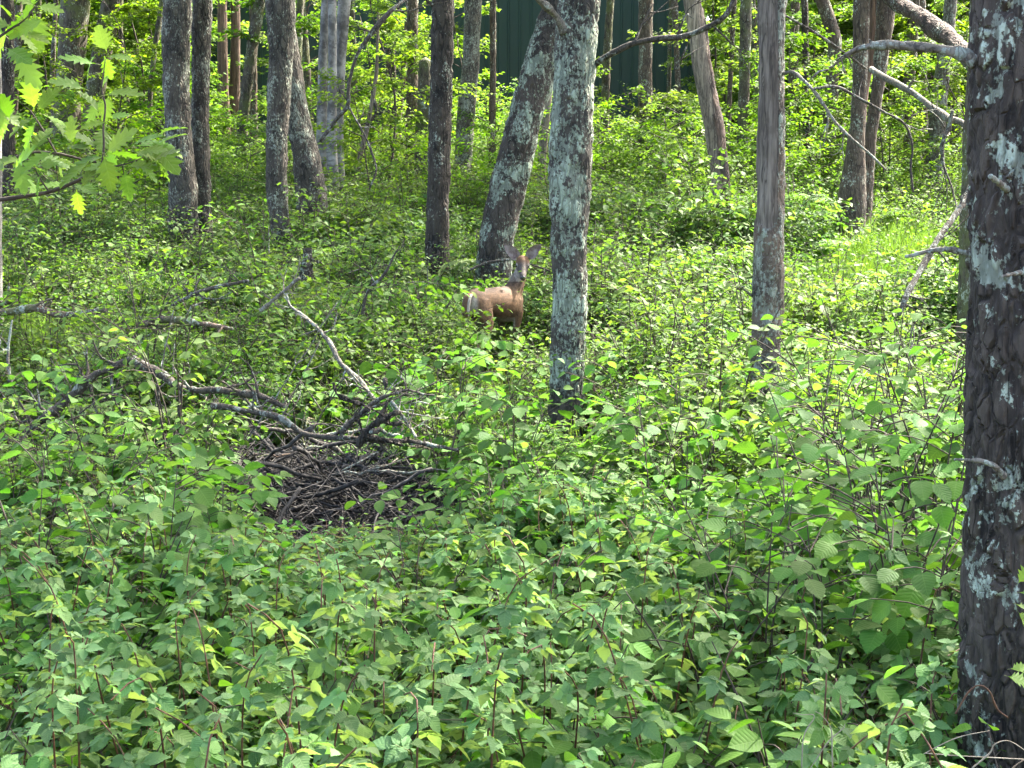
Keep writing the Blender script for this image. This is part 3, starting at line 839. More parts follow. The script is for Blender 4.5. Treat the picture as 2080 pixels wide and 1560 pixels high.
log("curved_branch", "long dark curved branch arching down between the birches and the straight oak", "dead branch",
    [(905, -45, 12, 16.4), (860, -20, 10, 15.8), (820, 2, 10, 15.2), (775, 42, 10, 15), (727, 108, 9, 15), (708, 170, 9, 15), (705, 214, 9, 15), (680, 246, 8, 15), (650, 287, 7, 15)], 'limb', 8, 70, .05, 26, None, [(.3, -.3, 0, .2), (.5, .3, .1, .05), (.85, -.12, 0, .12)])
log("curved_twig", "thin dark twig dropping from the elbow of the curved branch", "dead branch",
    [(706, 214, 6, 15), (735, 262, 5, 14.9), (757, 315, 5, 14.9), (764, 345, 4, 14.8), (750, 385, 3, 14.8)], 'limb', 6, 40, .08, 27)

# ================================================================== the deer
def loft(st, segs=20):
    """st rows: centre xyz, half-width, half-height, forward xyz -> closed tube with elliptic sections"""
    st = np.asarray(st, float); n = len(st)
    a = np.linspace(0, 2 * PI, segs, endpoint=False)
    V = []; ps = None
    for r in st:
        f = norm(r[5:8]); up = np.array((0, 0, 1.0)) if abs(f[2]) < .93 else np.array((1.0, 0, 0))
        s = norm(np.cross(up, f))
        if ps is not None and s @ ps < 0: s = -s
        ps = s; u = np.cross(f, s)
        V.append(r[:3] + np.cos(a)[:, None] * s * r[3] + np.sin(a)[:, None] * u * r[4])
    V = np.vstack(V + [st[:1, :3], st[-1:, :3]])
    i = np.arange(n - 1)[:, None] * segs; j = np.arange(segs)[None]; k = (j + 1) % segs
    Q = np.stack([i + j, i + k, i + segs + k, i + segs + j], -1).reshape(-1, 4)
    jj = np.arange(segs); kk = (jj + 1) % segs
    T = np.vstack([np.stack([np.full(segs, n * segs), kk, jj], 1), np.stack([np.full(segs, n * segs + 1), (n - 1) * segs + jj, (n - 1) * segs + kk], 1)])
    return V, T, Q


def path_loft(pts, n=24, flat=1.0):
    """pts rows: xyz, radius side, radius up"""
    s = spline(np.array(pts, float), n)
    t = norm(np.gradient(s[:, :3], axis=0))
    return loft(np.hstack([s[:, :5], t]))


DEER_D = 14.0
deer_xy = P(1006, 640, DEER_D)[:2]
deer_z = P(1002, 772, DEER_D)[2]
deer_z = min(deer_z, g1(*deer_xy) + .02)
HEAD_A = math.radians(60)
deer = empty("deer", (deer_xy[0], deer_xy[1], deer_z), "reddish brown doe standing in the undergrowth and looking back at the camera", "deer", None, HEAD_A)
g = Geo()


def putl(x): g.put(*x)


putl(path_loft([(-.50, 0, .83, .04, .05), (-.465, 0, .82, .085, .105), (-.37, 0, .80, .122, .142), (-.18, 0, .80, .128, .135), (.02, 0, .77, .148, .165),
                (.20, 0, .748, .138, .186), (.34, 0, .755, .108, .175), (.43, 0, .775, .08, .125), (.48, 0, .79, .045, .07)], 40))
cam_l = -90 - 60                                              # direction of the camera in the deer's frame, degrees
fa = math.radians(cam_l)
hf = np.array((math.cos(fa) * math.cos(-.62), math.sin(fa) * math.cos(-.62), math.sin(-.62)))
skull = np.array((.475, -.045, 1.165))
putl(path_loft([(.27, 0, .80, .09, .13), (.36, 0, .87, .085, .118), (.43, -.005, .96, .070, .095), (.47, -.02, 1.05, .062, .075), (.478, -.038, 1.12, .056, .062), (.475, -.045, 1.155, .05, .05)], 30))
hs = [(-.06, .03, .03, 0), (-.045, .055, .055, 0), (0, .072, .078, .002), (.05, .071, .076, .0), (.09, .062, .066, -.002), (.14, .046, .054, -.004), (.19, .037, .045, -.004), (.235, .036, .040, -.004), (.262, .030, .032, -.004), (.275, .014, .016, -.004)]
side = norm(np.cross((0, 0, 1), hf)); hup = np.cross(hf, side)
H = np.array([(*(skull + hf * t + hup * dz), w, h) for t, w, h, dz in hs])
hp = spline(H, 30)
putl(loft(np.hstack([hp[:, :5], np.tile(hf, (30, 1))])))
for s in (-1, 1):                                             # brow ridges over the eyes
    c = skull + hf * .075 + side * s * .052 + hup * .028
    putl(loft(np.array([(*(c - hf * .03), .008, .008, *hf), (*c, .02, .018, *hf), (*(c + hf * .03), .008, .008, *hf)])))
    f = -1 if s > 0 else 1
    # hind leg: hip, thigh, stifle, hock, cannon, hoof
    hx = .03 if s > 0 else -.02
    putl(path_loft([(-.34, s * .072, .83, .055, .10), (-.345, s * .088, .71, .058, .118), (-.315, s * .098, .585, .045, .088), (-.365 + hx * .5, s * .097, .46, .029, .048), (-.455 + hx, s * .093, .355, .019, .030),
                    (-.455 + hx, s * .092, .26, .015, .019), (-.44 + hx, s * .092, .12, .0135, .0155), (-.432 + hx, s * .092, .075, .019, .021), (-.405 + hx, s * .092, .030, .017, .019)], 40))
    fx = .05 if s > 0 else -.03
    putl(path_loft([(.30, s * .075, .79, .05, .10), (.29, s * .092, .65, .046, .078), (.272 + fx * .3, s * .095, .54, .033, .046), (.285 + fx, s * .092, .41, .023, .027), (.297 + fx, s * .092, .29, .020, .021),
                    (.292 + fx, s * .092, .17, .0135, .0145), (.292 + fx, s * .092, .075, .017, .019), (.315 + fx, s * .092, .030, .016, .018)], 40))
me = g.mesh("body_raw", [])
tmp = add("body_raw", me)
rm = tmp.modifiers.new("r", 'REMESH'); rm.mode = 'VOXEL'; rm.voxel_size = .0105
sm = tmp.modifiers.new("s", 'SMOOTH'); sm.factor = .5; sm.iterations = 7
dg = bpy.context.evaluated_depsgraph_get(); dg.update()
body_me = bpy.data.meshes.new_from_object(tmp.evaluated_get(dg))
bpy.data.objects.remove(tmp)
body_me.name = "body"
nv = len(body_me.vertices)
co = np.zeros(nv * 3, np.float32); body_me.vertices.foreach_get("co", co); co = co.reshape(-1, 3).astype(float)


def ss(v, a, b):
    t = np.clip((v - a) / (b - a), 0, 1); return t * t * (3 - 2 * t)


r_ = np.random.default_rng(4)
brown = np.array((.112, .063, .031)); dark = np.array((.046, .029, .020)); pale = np.array((.31, .26, .205)); grey = np.array((.070, .055, .045)); tan_ = np.array((.14, .088, .052))
C = np.tile(brown, (nv, 1))
mixc = lambda C, c, w: C * (1 - w[:, None]) + c * w[:, None]
x, y, z = co.T
C = mixc(C, dark, .75 * ss(z, .86, .95) * (x < .42))
C = mixc(C, tan_, .5 * (1 - ss(z, .35, .62)))
belly = (1 - ss(z, .55, .66)) * ss(z, .50, .54) * (np.abs(y) < .10) * (x > -.30) * (x < .24)
C = mixc(C, pale, belly)
rump = ss(-x, .435, .475) * ss(z, .50, .58) * (1 - ss(z, .84, .90)) * (1 - ss(np.abs(y), .06, .10))
C = mixc(C, pale, rump)
inner = (1 - ss(np.abs(y), .045, .085)) * (1 - ss(z, .60, .66)) * ss(z, .30, .4)
C = mixc(C, pale, .8 * inner)
neck = ss(z, .95, 1.04)
C = mixc(C, np.array((.075, .050, .034)), .7 * neck)
q = co - skull
hl, hsd, hu = q @ hf, q @ side, q @ hup
on = (np.linalg.norm(q - np.outer(hl, hf), axis=1) < .11) & (hl > -.07) & (hl < .31) & (z > .92)
C = np.where((on & (hu > .01))[:, None], mixc(C, np.array((.115, .060, .030)), 1 - ss(hl, .05, .10)), C)
C = np.where((on & (hl > .05))[:, None], mixc(C, grey, ss(hl, .06, .13)), C)
thr = on & (hu < -.025) & (hl > .01) & (hl < .20)
C = np.where(thr[:, None], mixc(C, pale * .8, ss(-hu, .025, .045)), C)
C = np.where((on & (hl > .215))[:, None], mixc(C, pale * .85, ss(hl, .225, .238) * (1 - ss(hl, .245, .252)) * (1 - ss(hu, -.012, .0))), C)
for s in (-1, 1):
    ec = skull + hf * .082 + side * s * .058 + hup * .016
    de = np.linalg.norm(co - ec, axis=1)
    C = mixc(C, pale * .9, (1 - ss(de, .022, .029)) * .85)
throat = (z > .97) & (z < 1.10) & ((co[:, :2] - np.array((.46, -.03))) @ np.array((math.cos(fa), math.sin(fa))) > .03)
throat &= ~on
C = np.where(throat[:, None], C * .55 + pale * .30, C)
C = mixc(C, np.array((.03, .025, .022)), 1 - ss(z, .035, .05))
C *= (1 + r_.normal(0, .05, (nv, 1)))
ca = body_me.color_attributes.new("coat", 'FLOAT_COLOR', 'POINT')
ca.data.foreach_set("color", np.hstack([C, np.ones((nv, 1))]).astype(np.float32).ravel())
k = N("deer_coat")
oc = k.n("TexCoord").outputs["Object"]
at = k.n("Attribute", attribute_name="coat").outputs["Color"]
fur = k.noise(k.mapping(oc, (.3, 1, .6)), 110, 4, .7)
pt = k.noise(oc, 22, 3, .6)
hs_ = k.n("HueSaturation"); k.set(hs_.inputs["Color"], at); k.set(hs_.inputs["Value"], k.math('ADD', k.math('MULTIPLY_ADD', fur, 1.5, .12), k.math('MULTIPLY_ADD', pt, 1.5, -.75)))
bp = k.n("Bump", {"Strength": .6, "Distance": .006}); k.set(bp.inputs["Height"], fur)
pr = k.n("BsdfPrincipled", {"Base Color": hs_.outputs[0], "Roughness": .75, "Specular IOR Level": .2, "Normal": bp.outputs[0]})
M['coat'] = k.end(pr.outputs[0])
body_me.materials.clear(); body_me.materials.append(M['coat'])
body_me.polygons.foreach_set("use_smooth", np.ones(len(body_me.polygons), bool)); body_me.update()
add("body", body_me, deer)
M['ear_out'] = simple_mat("ear_fur_brown", (.09, .055, .035), (.14, .085, .05), 60, .8)
M['ear_in'] = simple_mat("ear_fur_pale", (.10, .06, .048), (.25, .20, .17), 18, .8)
M['eye'] = simple_mat("deer_eye", (.006, .005, .004), (.012, .009, .006), 20, .08, 1, 0, .8)
M['nose'] = simple_mat("deer_nose", (.010, .009, .009), (.02, .018, .017), 60, .3, 1, .3, .5)
M['tailfur'] = simple_mat("tail_fur", (.11, .06, .03), (.16, .09, .05), 50, .8)
M['tailwhite'] = simple_mat("white_tail_fur", (.26, .23, .19), (.38, .34, .29), 50, .8)


def ear_mesh(s):
    """cupped ear: outer and inner skins with thickness"""
    n, m = 14, 11
    L, Wd = .19, .054
    base = skull + side * s * .052 + hup * .045 - hf * .02
    ax = norm(side * s * .80 + np.array((0, 0, .72)) - hf * .08)
    front = norm(hf * np.array((1, 1, 0)) + side * s * .05)
    front = norm(front - ax * (front @ ax)); acr = np.cross(ax, front)
    V = []
    for lay in (0, 1):
        for i in range(n):
            t = i / (n - 1)
            w = Wd * (math.sin(PI * min(1, (t * .86 + .14)) ** .8) ** .75) * (1 if t < .98 else .4) + .002
            for j in range(m):
                u = -1 + 2 * j / (m - 1)
                cup = -.035 * (1 - u * u) * (1 - t * .6) * (w / Wd)
                V.append(base + ax * (L * t) + acr * (w * u) + front * (cup - lay * .006 * (1 - abs(u) * .8)))
    V = np.array(V)
    i = np.arange(n - 1)[:, None] * m; j = np.arange(m - 1)[None]
    Q1 = np.stack([i + j, i + j + 1, i + m + j + 1, i + m + j], -1).reshape(-1, 4)
    Q2 = Q1[:, ::-1] + n * m
    e = []
    for r in range(n - 1):
        for c in (0, m - 1):
            a, b = r * m + c, (r + 1) * m + c
            e.append((a, b, b + n * m, a + n * m))
    gg = Geo(); gg.put(V, None, Q1, None, 0); gg.put(V, None, Q2, None, 1); gg.put(V, None, e, None, 1)
    return gg.mesh("ear", [M['ear_in'], M['ear_out']])


def ball(c, r, name, mat, sq=(1, 1, 1)):
    a = np.linspace(0, 2 * PI, 14, endpoint=False); b = np.linspace(.001, PI - .001, 9)
    V = np.array([(math.sin(p) * math.cos(t) * sq[0], math.sin(p) * math.sin(t) * sq[1], math.cos(p) * sq[2]) for p in b for t in a]) * r
    i = np.arange(8)[:, None] * 14; j = np.arange(14)[None]; kk = (j + 1) % 14
    Q = np.stack([i + j, i + 14 + j, i + 14 + kk, i + kk], -1).reshape(-1, 4)
    return mesh_from(name, V + np.asarray(c), None, Q, None, [mat])


for s in (-1, 1):
    add("ear", ear_mesh(s), deer)
    add("eye", ball(skull + hf * .082 + side * s * .0545 + hup * .018 + hf * .004, .017, "eye", M['eye']), deer)
gg = Geo()
gg.put(*loft(np.array([(*(skull + hf * .245 + hup * .010), .016, .012, *hf), (*(skull + hf * .262 + hup * .010), .026, .020, *hf), (*(skull + hf * .276 + hup * .006), .022, .018, *hf), (*(skull + hf * .284 + hup * .002), .010, .009, *hf)]), 14))
add("nose", gg.mesh("nose", [M['nose']]), deer)
gg = Geo()
tp_ = spline(np.array([(-.465, 0, .885), (-.525, .0, .855), (-.545, .004, .77), (-.540, .006, .68), (-.528, .006, .61)]), 18)
V, T_, Q_ = tube(np.zeros((18, 3)) + tp_, np.interp(np.linspace(0, 1, 18), [0, .25, .6, .85, 1], [.020, .034, .034, .024, .006]), 16)
V[:, 1] *= 1.25
gg.put(V, T_, Q_)
tail_me = gg.mesh("tail", [M['tailfur'], M['tailwhite']])
tail_me.polygons.foreach_set("material_index", np.array([1 if abs(p.center[1] - .005) > .030 or (p.normal[0] > .3) or p.center[2] < .645 else 0 for p in tail_me.polygons], np.int32))
add("tail", tail_me, deer)


# ================================================================== understory saplings
def sapling_variant(seed, h=4.2, n=1500, size=.075, spread=1.3, mat='sap'):
    r = np.random.default_rng(seed)
    st = Geo()
    tp = spline(np.array([(0, 0, -.1), (r.normal(0, .1), r.normal(0, .1), h * .4), (r.normal(0, .22), r.normal(0, .22), h * .75), (r.normal(0, .3), r.normal(0, .3), h)]), 20)
    st.tube(tp, np.linspace(.024 * h / 4, .005, 20), 6)
    pos, dr, nor = [], [], []
    nb = int(13 * max(1, h / 4))
    per = n // nb
    for b in range(nb):
        t = .16 + .84 * b / nb
        p0 = np.array([np.interp(t, np.linspace(0, 1, 20), tp[:, i]) for i in range(3)])
        a = b * 2.4 + r.uniform(-.5, .5)
        ln = spread * (1.1 - .75 * t) * r.uniform(.6, 1.15) + .15
        e = p0 + np.array((math.cos(a) * ln, math.sin(a) * ln, ln * r.uniform(.05, .4)))
        m = (p0 + e) / 2 + np.array((0, 0, ln * .10))
        pth = spline(np.array([p0, m, e]), 8)
        st.tube(pth, np.linspace(.009, .0025, 8), 4)
        ng = max(4, per // 7)
        for s_ in range(ng):
            tt = r.uniform(.2, 1.02)
            q0 = np.array([np.interp(tt, np.linspace(0, 1, 8), pth[:, i]) for i in range(3)])
            aa = a + r.uniform(-1.3, 1.3); l2 = r.uniform(.12, .42) * (1.1 - .4 * tt)
            q1 = q0 + np.array((math.cos(aa) * l2, math.sin(aa) * l2, r.uniform(-.16, .16)))
            k = 7
            u = np.linspace(.15, 1.0, k)
            p = q0 + (q1 - q0) * u[:, None] + r.normal(0, .012, (k, 3))
            sd = np.where(np.arange(k) % 2 == 0, 1, -1) * r.uniform(.5, 1.2, k)
            pos.append(p)
            dr.append(np.stack([np.cos(aa + sd), np.sin(aa + sd), r.normal(-.22, .22, k)], 1))
            nor.append(np.stack([r.normal(0, .5, k), r.normal(0, .5, k), np.ones(k)], 1))
    pos = np.vstack(pos)
    V, T_, UV = leaves(LEAF_OVAL if size > .09 else LEAF_SIMPLE, pos, np.vstack(dr), np.vstack(nor), r.uniform(.65, 1.3, len(pos)) * size)
    return V, T_, UV, st


SAPS = []
for i, (hh, nn, ssz, sp) in enumerate([(5.2, 3000, .090, 1.6), (4.4, 2500, .086, 1.45), (3.4, 2100, .082, 1.3), (2.4, 1700, .074, 1.1), (1.7, 1300, .068, 1.0), (6.2, 3400, .094, 1.7)]):
    V, T_, UV, st = sapling_variant(100 + i, hh, nn, ssz, sp)
    SAPS.append((mesh_from("foliage", V, T_, None, UV, [M['sap']]), st.mesh("stem", [M['stem']])))
    # joined version for the far wood
    gg = Geo(); gg.put(V, T_, None, UV, 0)
    gg.put(np.vstack(st.V), np.vstack(st.T) if st.T else None, np.vstack(st.Q), None, 1)
    SAPS[-1] += (gg.mesh("woodland_sapling", [M['sap'], M['stem']]),)

SAPG = "leafy saplings of the understory"
SAPL = {0: "tall bright green understory sapling between the far trunks", 3: "low bright green bush at the far edge of the undergrowth"}
sap_spots = []
for (px, d, v) in [
    (60, 26, 1), (95, 31, 0), (180, 33, 5), (250, 25, 2), (300, 30, 0), (320, 24.5, 3), (20, 32, 5), (130, 36, 5), (240, 36, 5), (335, 36, 5), (390, 30, 1),
    (400, 25, 3), (430, 28, 4), (560, 24, 4), (600, 27, 1), (625, 33, 0), (640, 26, 4), (780, 25, 1), (800, 31, 0),
    (755, 22.5, 3), (830, 23, 4), (845, 34, 5), (930, 29, 1), (1010, 31, 4), (800, 29, 2), (745, 28, 2), (1170, 30, 3), (1255, 27, 4), (985, 26, 4), (1055, 27, 4), (1090, 30, 4), 
    (1230, 25, 4), (1330, 26, 4), (1385, 25, 4), (1340, 22, 4), (1440, 30, 0), (1490, 27, 1), (1480, 34, 5), (1540, 29, 0),
    (1600, 25, 2), (1590, 33, 5), (1640, 29, 1), (1660, 35, 5), (1700, 27, 3), (1720, 31, 0), (1760, 27, 2), (1800, 24, 3), (1830, 32, 0), (1850, 35, 5), (1870, 26, 2), (1930, 29, 1), (1950, 33, 5), (1990, 26, 1), (2040, 31, 0),
    (890, 36.5, 0), (820, 27, 2), (1010, 22, 4), (1130, 22, 4), (1560, 22.5, 4), (1640, 23, 4), (500, 23, 4), (250, 22.5, 4), (90, 23, 4),
    (915, 27, 4), (1020, 27.5, 4), (1075, 25, 4), (1200, 25.5, 4), (1150, 24, 4), (1290, 25, 4), (1370, 24, 4), (1440, 23.5, 4), (1400, 21.8, 4), (1590, 24, 3), (1690, 24.5, 3), (1800, 25, 3), (1850, 26, 3), (1930, 24, 2), (760, 26.5, 4), (705, 26.6, 4), (560, 27.5, 4), (430, 26, 4), (40, 24, 3), (210, 26.5, 3), (280, 28, 1)]:
    sap_spots.append((px + rng.uniform(-8, 8), d, v))
for i, (px, d, v) in enumerate(sap_spots):
    p = on_ground(px, d)
    tall = v in (0, 1, 2, 5)
    size_w = ["tall", "medium tall", "slim shorter", "low", "very low", "very tall"][v]
    root = empty("understory_sapling" if tall else "understory_bush", p, "%s bright green %s %s%s" % (size_w, "sapling" if tall else "bush", "far back " if d > 30 else "", where(px)), "sapling" if tall else "bush", SAPG if tall else "bushes along the far edge of the undergrowth", rng.uniform(0, 6.28))
    root.scale = (rng.uniform(.88, 1.12),) * 3
    o = add("foliage", SAPS[v][0], root); o["kind"] = "stuff"
    add("stem", SAPS[v][1], root)


# ================================================================== scattered stuff (geometry nodes)
def scatter(name, pts, rotz, tilt, scl, idx, protos, kind="stuff"):
    coll = bpy.data.collections.new(name + "_kinds")
    for i, pm_ in enumerate(protos):
        o = bpy.data.objects.new("%s_kind_%02d" % (name, i), pm_); coll.objects.link(o)
    me = bpy.data.meshes.new(name)
    n = len(pts)
    me.vertices.add(n); me.vertices.foreach_set("co", np.asarray(pts, np.float32).ravel())
    a = me.attributes.new("rot", 'FLOAT_VECTOR', 'POINT')
    tl = rng.uniform(0, 6.28, n)
    a.data.foreach_set("vector", np.stack([np.sin(tl) * tilt, np.cos(tl) * tilt, rotz], 1).astype(np.float32).ravel())
    a = me.attributes.new("scl", 'FLOAT', 'POINT'); a.data.foreach_set("value", np.asarray(scl, np.float32))
    a = me.attributes.new("idx", 'INT', 'POINT'); a.data.foreach_set("value", np.asarray(idx, np.int32))
    me.update()
    o = add(name, me); tag(o, kind=kind)
    ng = bpy.data.node_groups.new(name, 'GeometryNodeTree')
    ng.interface.new_socket("Geometry", in_out='INPUT', socket_type='NodeSocketGeometry')
    ng.interface.new_socket("Geometry", in_out='OUTPUT', socket_type='NodeSocketGeometry')
    nd, lk = ng.nodes, ng.links
    gi, go = nd.new("NodeGroupInput"), nd.new("NodeGroupOutput")
    ci = nd.new("GeometryNodeCollectionInfo"); ci.inputs[0].default_value = coll; ci.inputs[1].default_value = True; ci.inputs[2].default_value = True
    ip = nd.new("GeometryNodeInstanceOnPoints"); ip.inputs["Pick Instance"].default_value = True

    def attr(nm, t):
        q = nd.new("GeometryNodeInputNamedAttribute"); q.data_type = t; q.inputs[0].default_value = nm
        return [s for s in q.outputs if s.enabled and s.name == "Attribute"][0]
    er = nd.new("FunctionNodeEulerToRotation")
    lk.new(attr("rot", 'FLOAT_VECTOR'), er.inputs[0]); lk.new(er.outputs[0], ip.inputs["Rotation"])
    lk.new(attr("scl", 'FLOAT'), ip.inputs["Scale"]); lk.new(attr("idx", 'INT'), ip.inputs["Instance Index"])
    lk.new(gi.outputs[0], ip.inputs["Points"]); lk.new(ci.outputs[0], ip.inputs["Instance"]); lk.new(ip.outputs[0], go.inputs[0])
    md = o.modifiers.new("scatter", 'NODES'); md.node_group = ng
    return o


# far wood behind and beside the barn, one mass
fp = []
for _ in range(900):
    d = rng.uniform(34, 80); px = rng.uniform(-250, 2330)
    x_ = P(px, 300, d)[0]
    if 37.0 < d < 52 and bx0 - 1.0 < x_ < bx1 + 1.0: continue
    if d <= 38 and 400 < px < 1420 and rng.uniform() < .98: continue
    if d >= 52 and bx0 + 2 < x_ < bx1 - 2: continue
    fp.append((x_, d, g1(x_, d)))
fp = np.array(fp)
scatter("distant_woods", fp, rng.uniform(0, 6.28, len(fp)), rng.uniform(0, .06, len(fp)), rng.uniform(.9, 1.9, len(fp)), rng.choice([0, 1, 2, 5, 5, 0], len(fp)), [s[2] for s in SAPS])


# ================================================================== undergrowth plants
def bush_variant(seed, h, stems, per, size, spread, tmpl, mat, stemmat, up=.9, opp=True, twigs=2):
    r = np.random.default_rng(seed)
    st = Geo(); pos, dr, nor, sz = [], [], [], []
    for s in range(stems):
        a = s * 2.4 + r.uniform(-.6, .6); L = h * r.uniform(.65, 1.08); o = spread * r.uniform(.15, 1)
        b0 = np.array((math.cos(a), math.sin(a), 0)) * r.uniform(0, .05)
        e = b0 + np.array((math.cos(a) * o, math.sin(a) * o, L))
        m = b0 + np.array((math.cos(a) * o * .3, math.sin(a) * o * .3, L * .6))
        pth = spline(np.array([b0 - (0, 0, .05), m, e]), 9)
        st.tube(pth, np.linspace(.0035 + .004 * h, .0015, 9), 4)
        segs = [(pth, a, per, .28)]
        for w in range(twigs):
            t = r.uniform(.3, .85); q0 = np.array([np.interp(t, np.linspace(0, 1, 9), pth[:, i]) for i in range(3)])
            aa = a + r.uniform(-1.6, 1.6); l2 = h * r.uniform(.18, .42)
            q1 = q0 + np.array((math.cos(aa) * l2, math.sin(aa) * l2, l2 * r.uniform(.05, .6)))
            tp = spline(np.array([q0, (q0 + q1) / 2 + (0, 0, l2 * .08), q1]), 6)
            st.tube(tp, np.linspace(.0025, .0012, 6), 3)
            segs.append((tp, aa, max(3, int(per * .6)), .15))
        for (p_, aa, k, t0) in segs:
            u = np.clip(np.linspace(t0, 1.0, k) + r.normal(0, .05, k), 0, 1); nn_ = len(p_)
            q = np.stack([np.interp(u, np.linspace(0, 1, nn_), p_[:, i]) for i in range(3)], 1)
            for sd in ((-1, 1) if opp else (0,)):
                if sd == 0:
                    an = aa + np.where(np.arange(k) % 2 == 0, 1, -1) * r.uniform(.6, 1.4, k)
                else:
                    an = aa + sd * r.uniform(.7, 1.5, k) + (np.arange(k) % 2) * .5 * up
                d_ = np.stack([np.cos(an), np.sin(an), r.normal(-.10, .25, k)], 1)
                d_[:, 2] += r.normal(-.1, .3, k)
                pos.append(q + d_ * (.010 + size * .12) + r.normal(0, .012, (k, 3))); dr.append(d_)
                nor.append(np.stack([r.normal(0, .42, k), r.normal(0, .42, k), np.ones(k)], 1))
                sz.append(size * r.uniform(.7, 1.25, k) * np.linspace(1.05, .7, k))
    V, T_, UV = leaves(tmpl, np.vstack(pos), np.vstack(dr), np.vstack(nor), np.concatenate(sz))
    return V, T_, UV, st


def joined(v, mats, name):
    V, T_, UV, st = v
    gg = Geo(); gg.put(V, T_, None, UV, 0); gg.put(np.vstack(st.V), None, np.vstack(st.Q), None, 1)
    return gg.mesh(name, mats)


UND = []
for i in range(6):
    UND.append(bush_variant(200 + i, .50 + .06 * (i % 3), 5, 6, .054 + .006 * (i % 2), .27, LEAF_SIMPLE, 'under', 'stem'))
for i in range(3):                                                   # taller airy sprays
    UND.append(bush_variant(220 + i, .85 + .1 * i, 3, 8, .058, .30, LEAF_SIMPLE, 'under', 'stem', twigs=4))
UNDM = [joined(v, [M['under'], M['stem']], "undergrowth") for v in UND]
for i in range(3):                                                   # low bramble under the raspberries
    v = bush_variant(240 + i, .34, 6, 5, .062, .26, LEAF_OVAL, 'raspberry', 'cane')
    UNDM.append(joined(v, [M['raspberry'], M['cane']], "bramble"))

for i, (h_, st_, per_, sz_, sp_, tm_, mt_) in enumerate([(.55, 4, 5, .088, .26, LEAF_OVAL, 'hazel'), (.70, 5, 9, .070, .34, LEAF_LONG, 'pale'), (.42, 7, 7, .040, .24, LEAF_OVAL, 'pale'), (.9, 3, 7, .080, .30, LEAF_OVAL, 'under'), (.6, 6, 12, .034, .30, LEAF_SIMPLE, 'hazel')]):
    v = bush_variant(260 + i, h_, st_, per_, sz_, sp_, tm_, mt_, 'stem', twigs=3)
    UNDM.append(joined(v, [M[mt_], M['stem']], "undergrowth"))
# fern fronds
for i in range(2):
    r = np.random.default_rng(280 + i); gg = Geo(); pos, dr, nor, sz = [], [], [], []
    for f_ in range(7):
        a = f_ * .9 + r.uniform(-.3, .3); L = r.uniform(.42, .6)
        p_ = spline(np.array([(0, 0, 0), (math.cos(a) * L * .35, math.sin(a) * L * .35, L * .75), (math.cos(a) * L * .95, math.sin(a) * L * .95, L * .78)]), 16)
        gg.tube(p_, np.linspace(.003, .001, 16), 3, 1)
        for q in range(3, 16):
            for sd in (-1, 1):
                an = a + sd * 1.35; pos.append(p_[q]); dr.append((math.cos(an), math.sin(an), -.1)); nor.append((r.normal(0, .15), r.normal(0, .15), 1)); sz.append(.13 * math.sin(PI * (q - 1.5) / 15.5) + .012)
    V, T_, UV = leaves(LEAF_LONG, pos, dr, nor, sz); gg.put(V, T_, None, UV, 0)
    UNDM.append(gg.mesh("fern", [M['pale'], M['greenstem']]))


def pile_zone(px, d):
    """1 inside the brush heap"""
    w = 45 * np.sin(d * 5.1 + 1) + 40 * np.sin(d * 2.3); v = .35 * np.sin(px * .021) + .25 * np.sin(px * .055 + 2)
    return ((px > 400 + w) & (px < 950 + w * .7) & (d > 7.5 + v * .4) & (d < 10.8 + v)) | ((px > -40) & (px < 420) & (d > 8.8 + v) & (d < 10.8 + v))


def ztop(px, d):
    """highest plant top that keeps the deer, the heap and the trunks as open as the photo shows them"""
    z = np.full(np.shape(px), 9.0)
    near = d < 7.6
    top = np.interp(px, [-200, 0, 200, 330, 470, 560, 640, 830, 900, 1000, 1150, 1300, 1450, 1700, 1960, 2300], [1060, 1040, 990, 935, 985, 1090, 1130, 1110, 985, 930, 940, 1010, 1060, 1040, 1020, 1000])
    top = top + 34 * (np.sin(px * .0113 + d * 2.1) + np.sin(px * .0237 - d * 1.3 + 1)) * np.clip((7.2 - d) / 1.2, .25, 1)
    z = np.where(near, np.minimum(z, CAMZ - (top - 400) / F * d), z)
    heap = (np.sin(px * 12.9898 + d * 78.233) > -.85) & (d >= 7.6) & (d < 9.6) & (px > 430) & (px < 930)
    z = np.where(heap, np.minimum(z, CAMZ - (1095 + 40 * np.sin(px * .031 + d * 2) - 400) / F * d), z)
    dz = (d >= 7.6) & (d < 13.9) & (px > 915) & (px < 1100)
    z = np.where(dz, np.minimum(z, CAMZ - (765 - 400) / F * d), z)
    tz = (d >= 6.0) & (d < 10.6) & (px > 1075) & (px < 1250)
    z = np.where(tz, np.minimum(z, CAMZ - (880 - 400) / F * d), z)
    tz = (d >= 6.0) & (d < 10.4) & (px > 1470) & (px < 1645)
    z = np.where(tz, np.minimum(z, CAMZ - (865 - 400) / F * d), z)
    return z


def zone_points(n, d0, d1, pad, dens):
    """random points in the view wedge, kept with probability dens(px, d)"""
    u = rng.uniform(0, 1, n); d = np.sqrt(d0 ** 2 + u * (d1 ** 2 - d0 ** 2))
    px = rng.uniform(-pad, 2080 + pad, n)
    keep = rng.uniform(0, 1, n) < dens(px, d)
    px, d = px[keep], d[keep]
    x = (px - 1040) / F * d * 1.0
    return px, d, x


def clump(x, y, s=.55):
    return .5 + .25 * (np.sin(x * s * 2.1 + 1.3 * np.sin(y * s * 1.7)) + np.sin(y * s * 2.7 + 1.7 * np.sin(x * s * 1.9 + 2)))


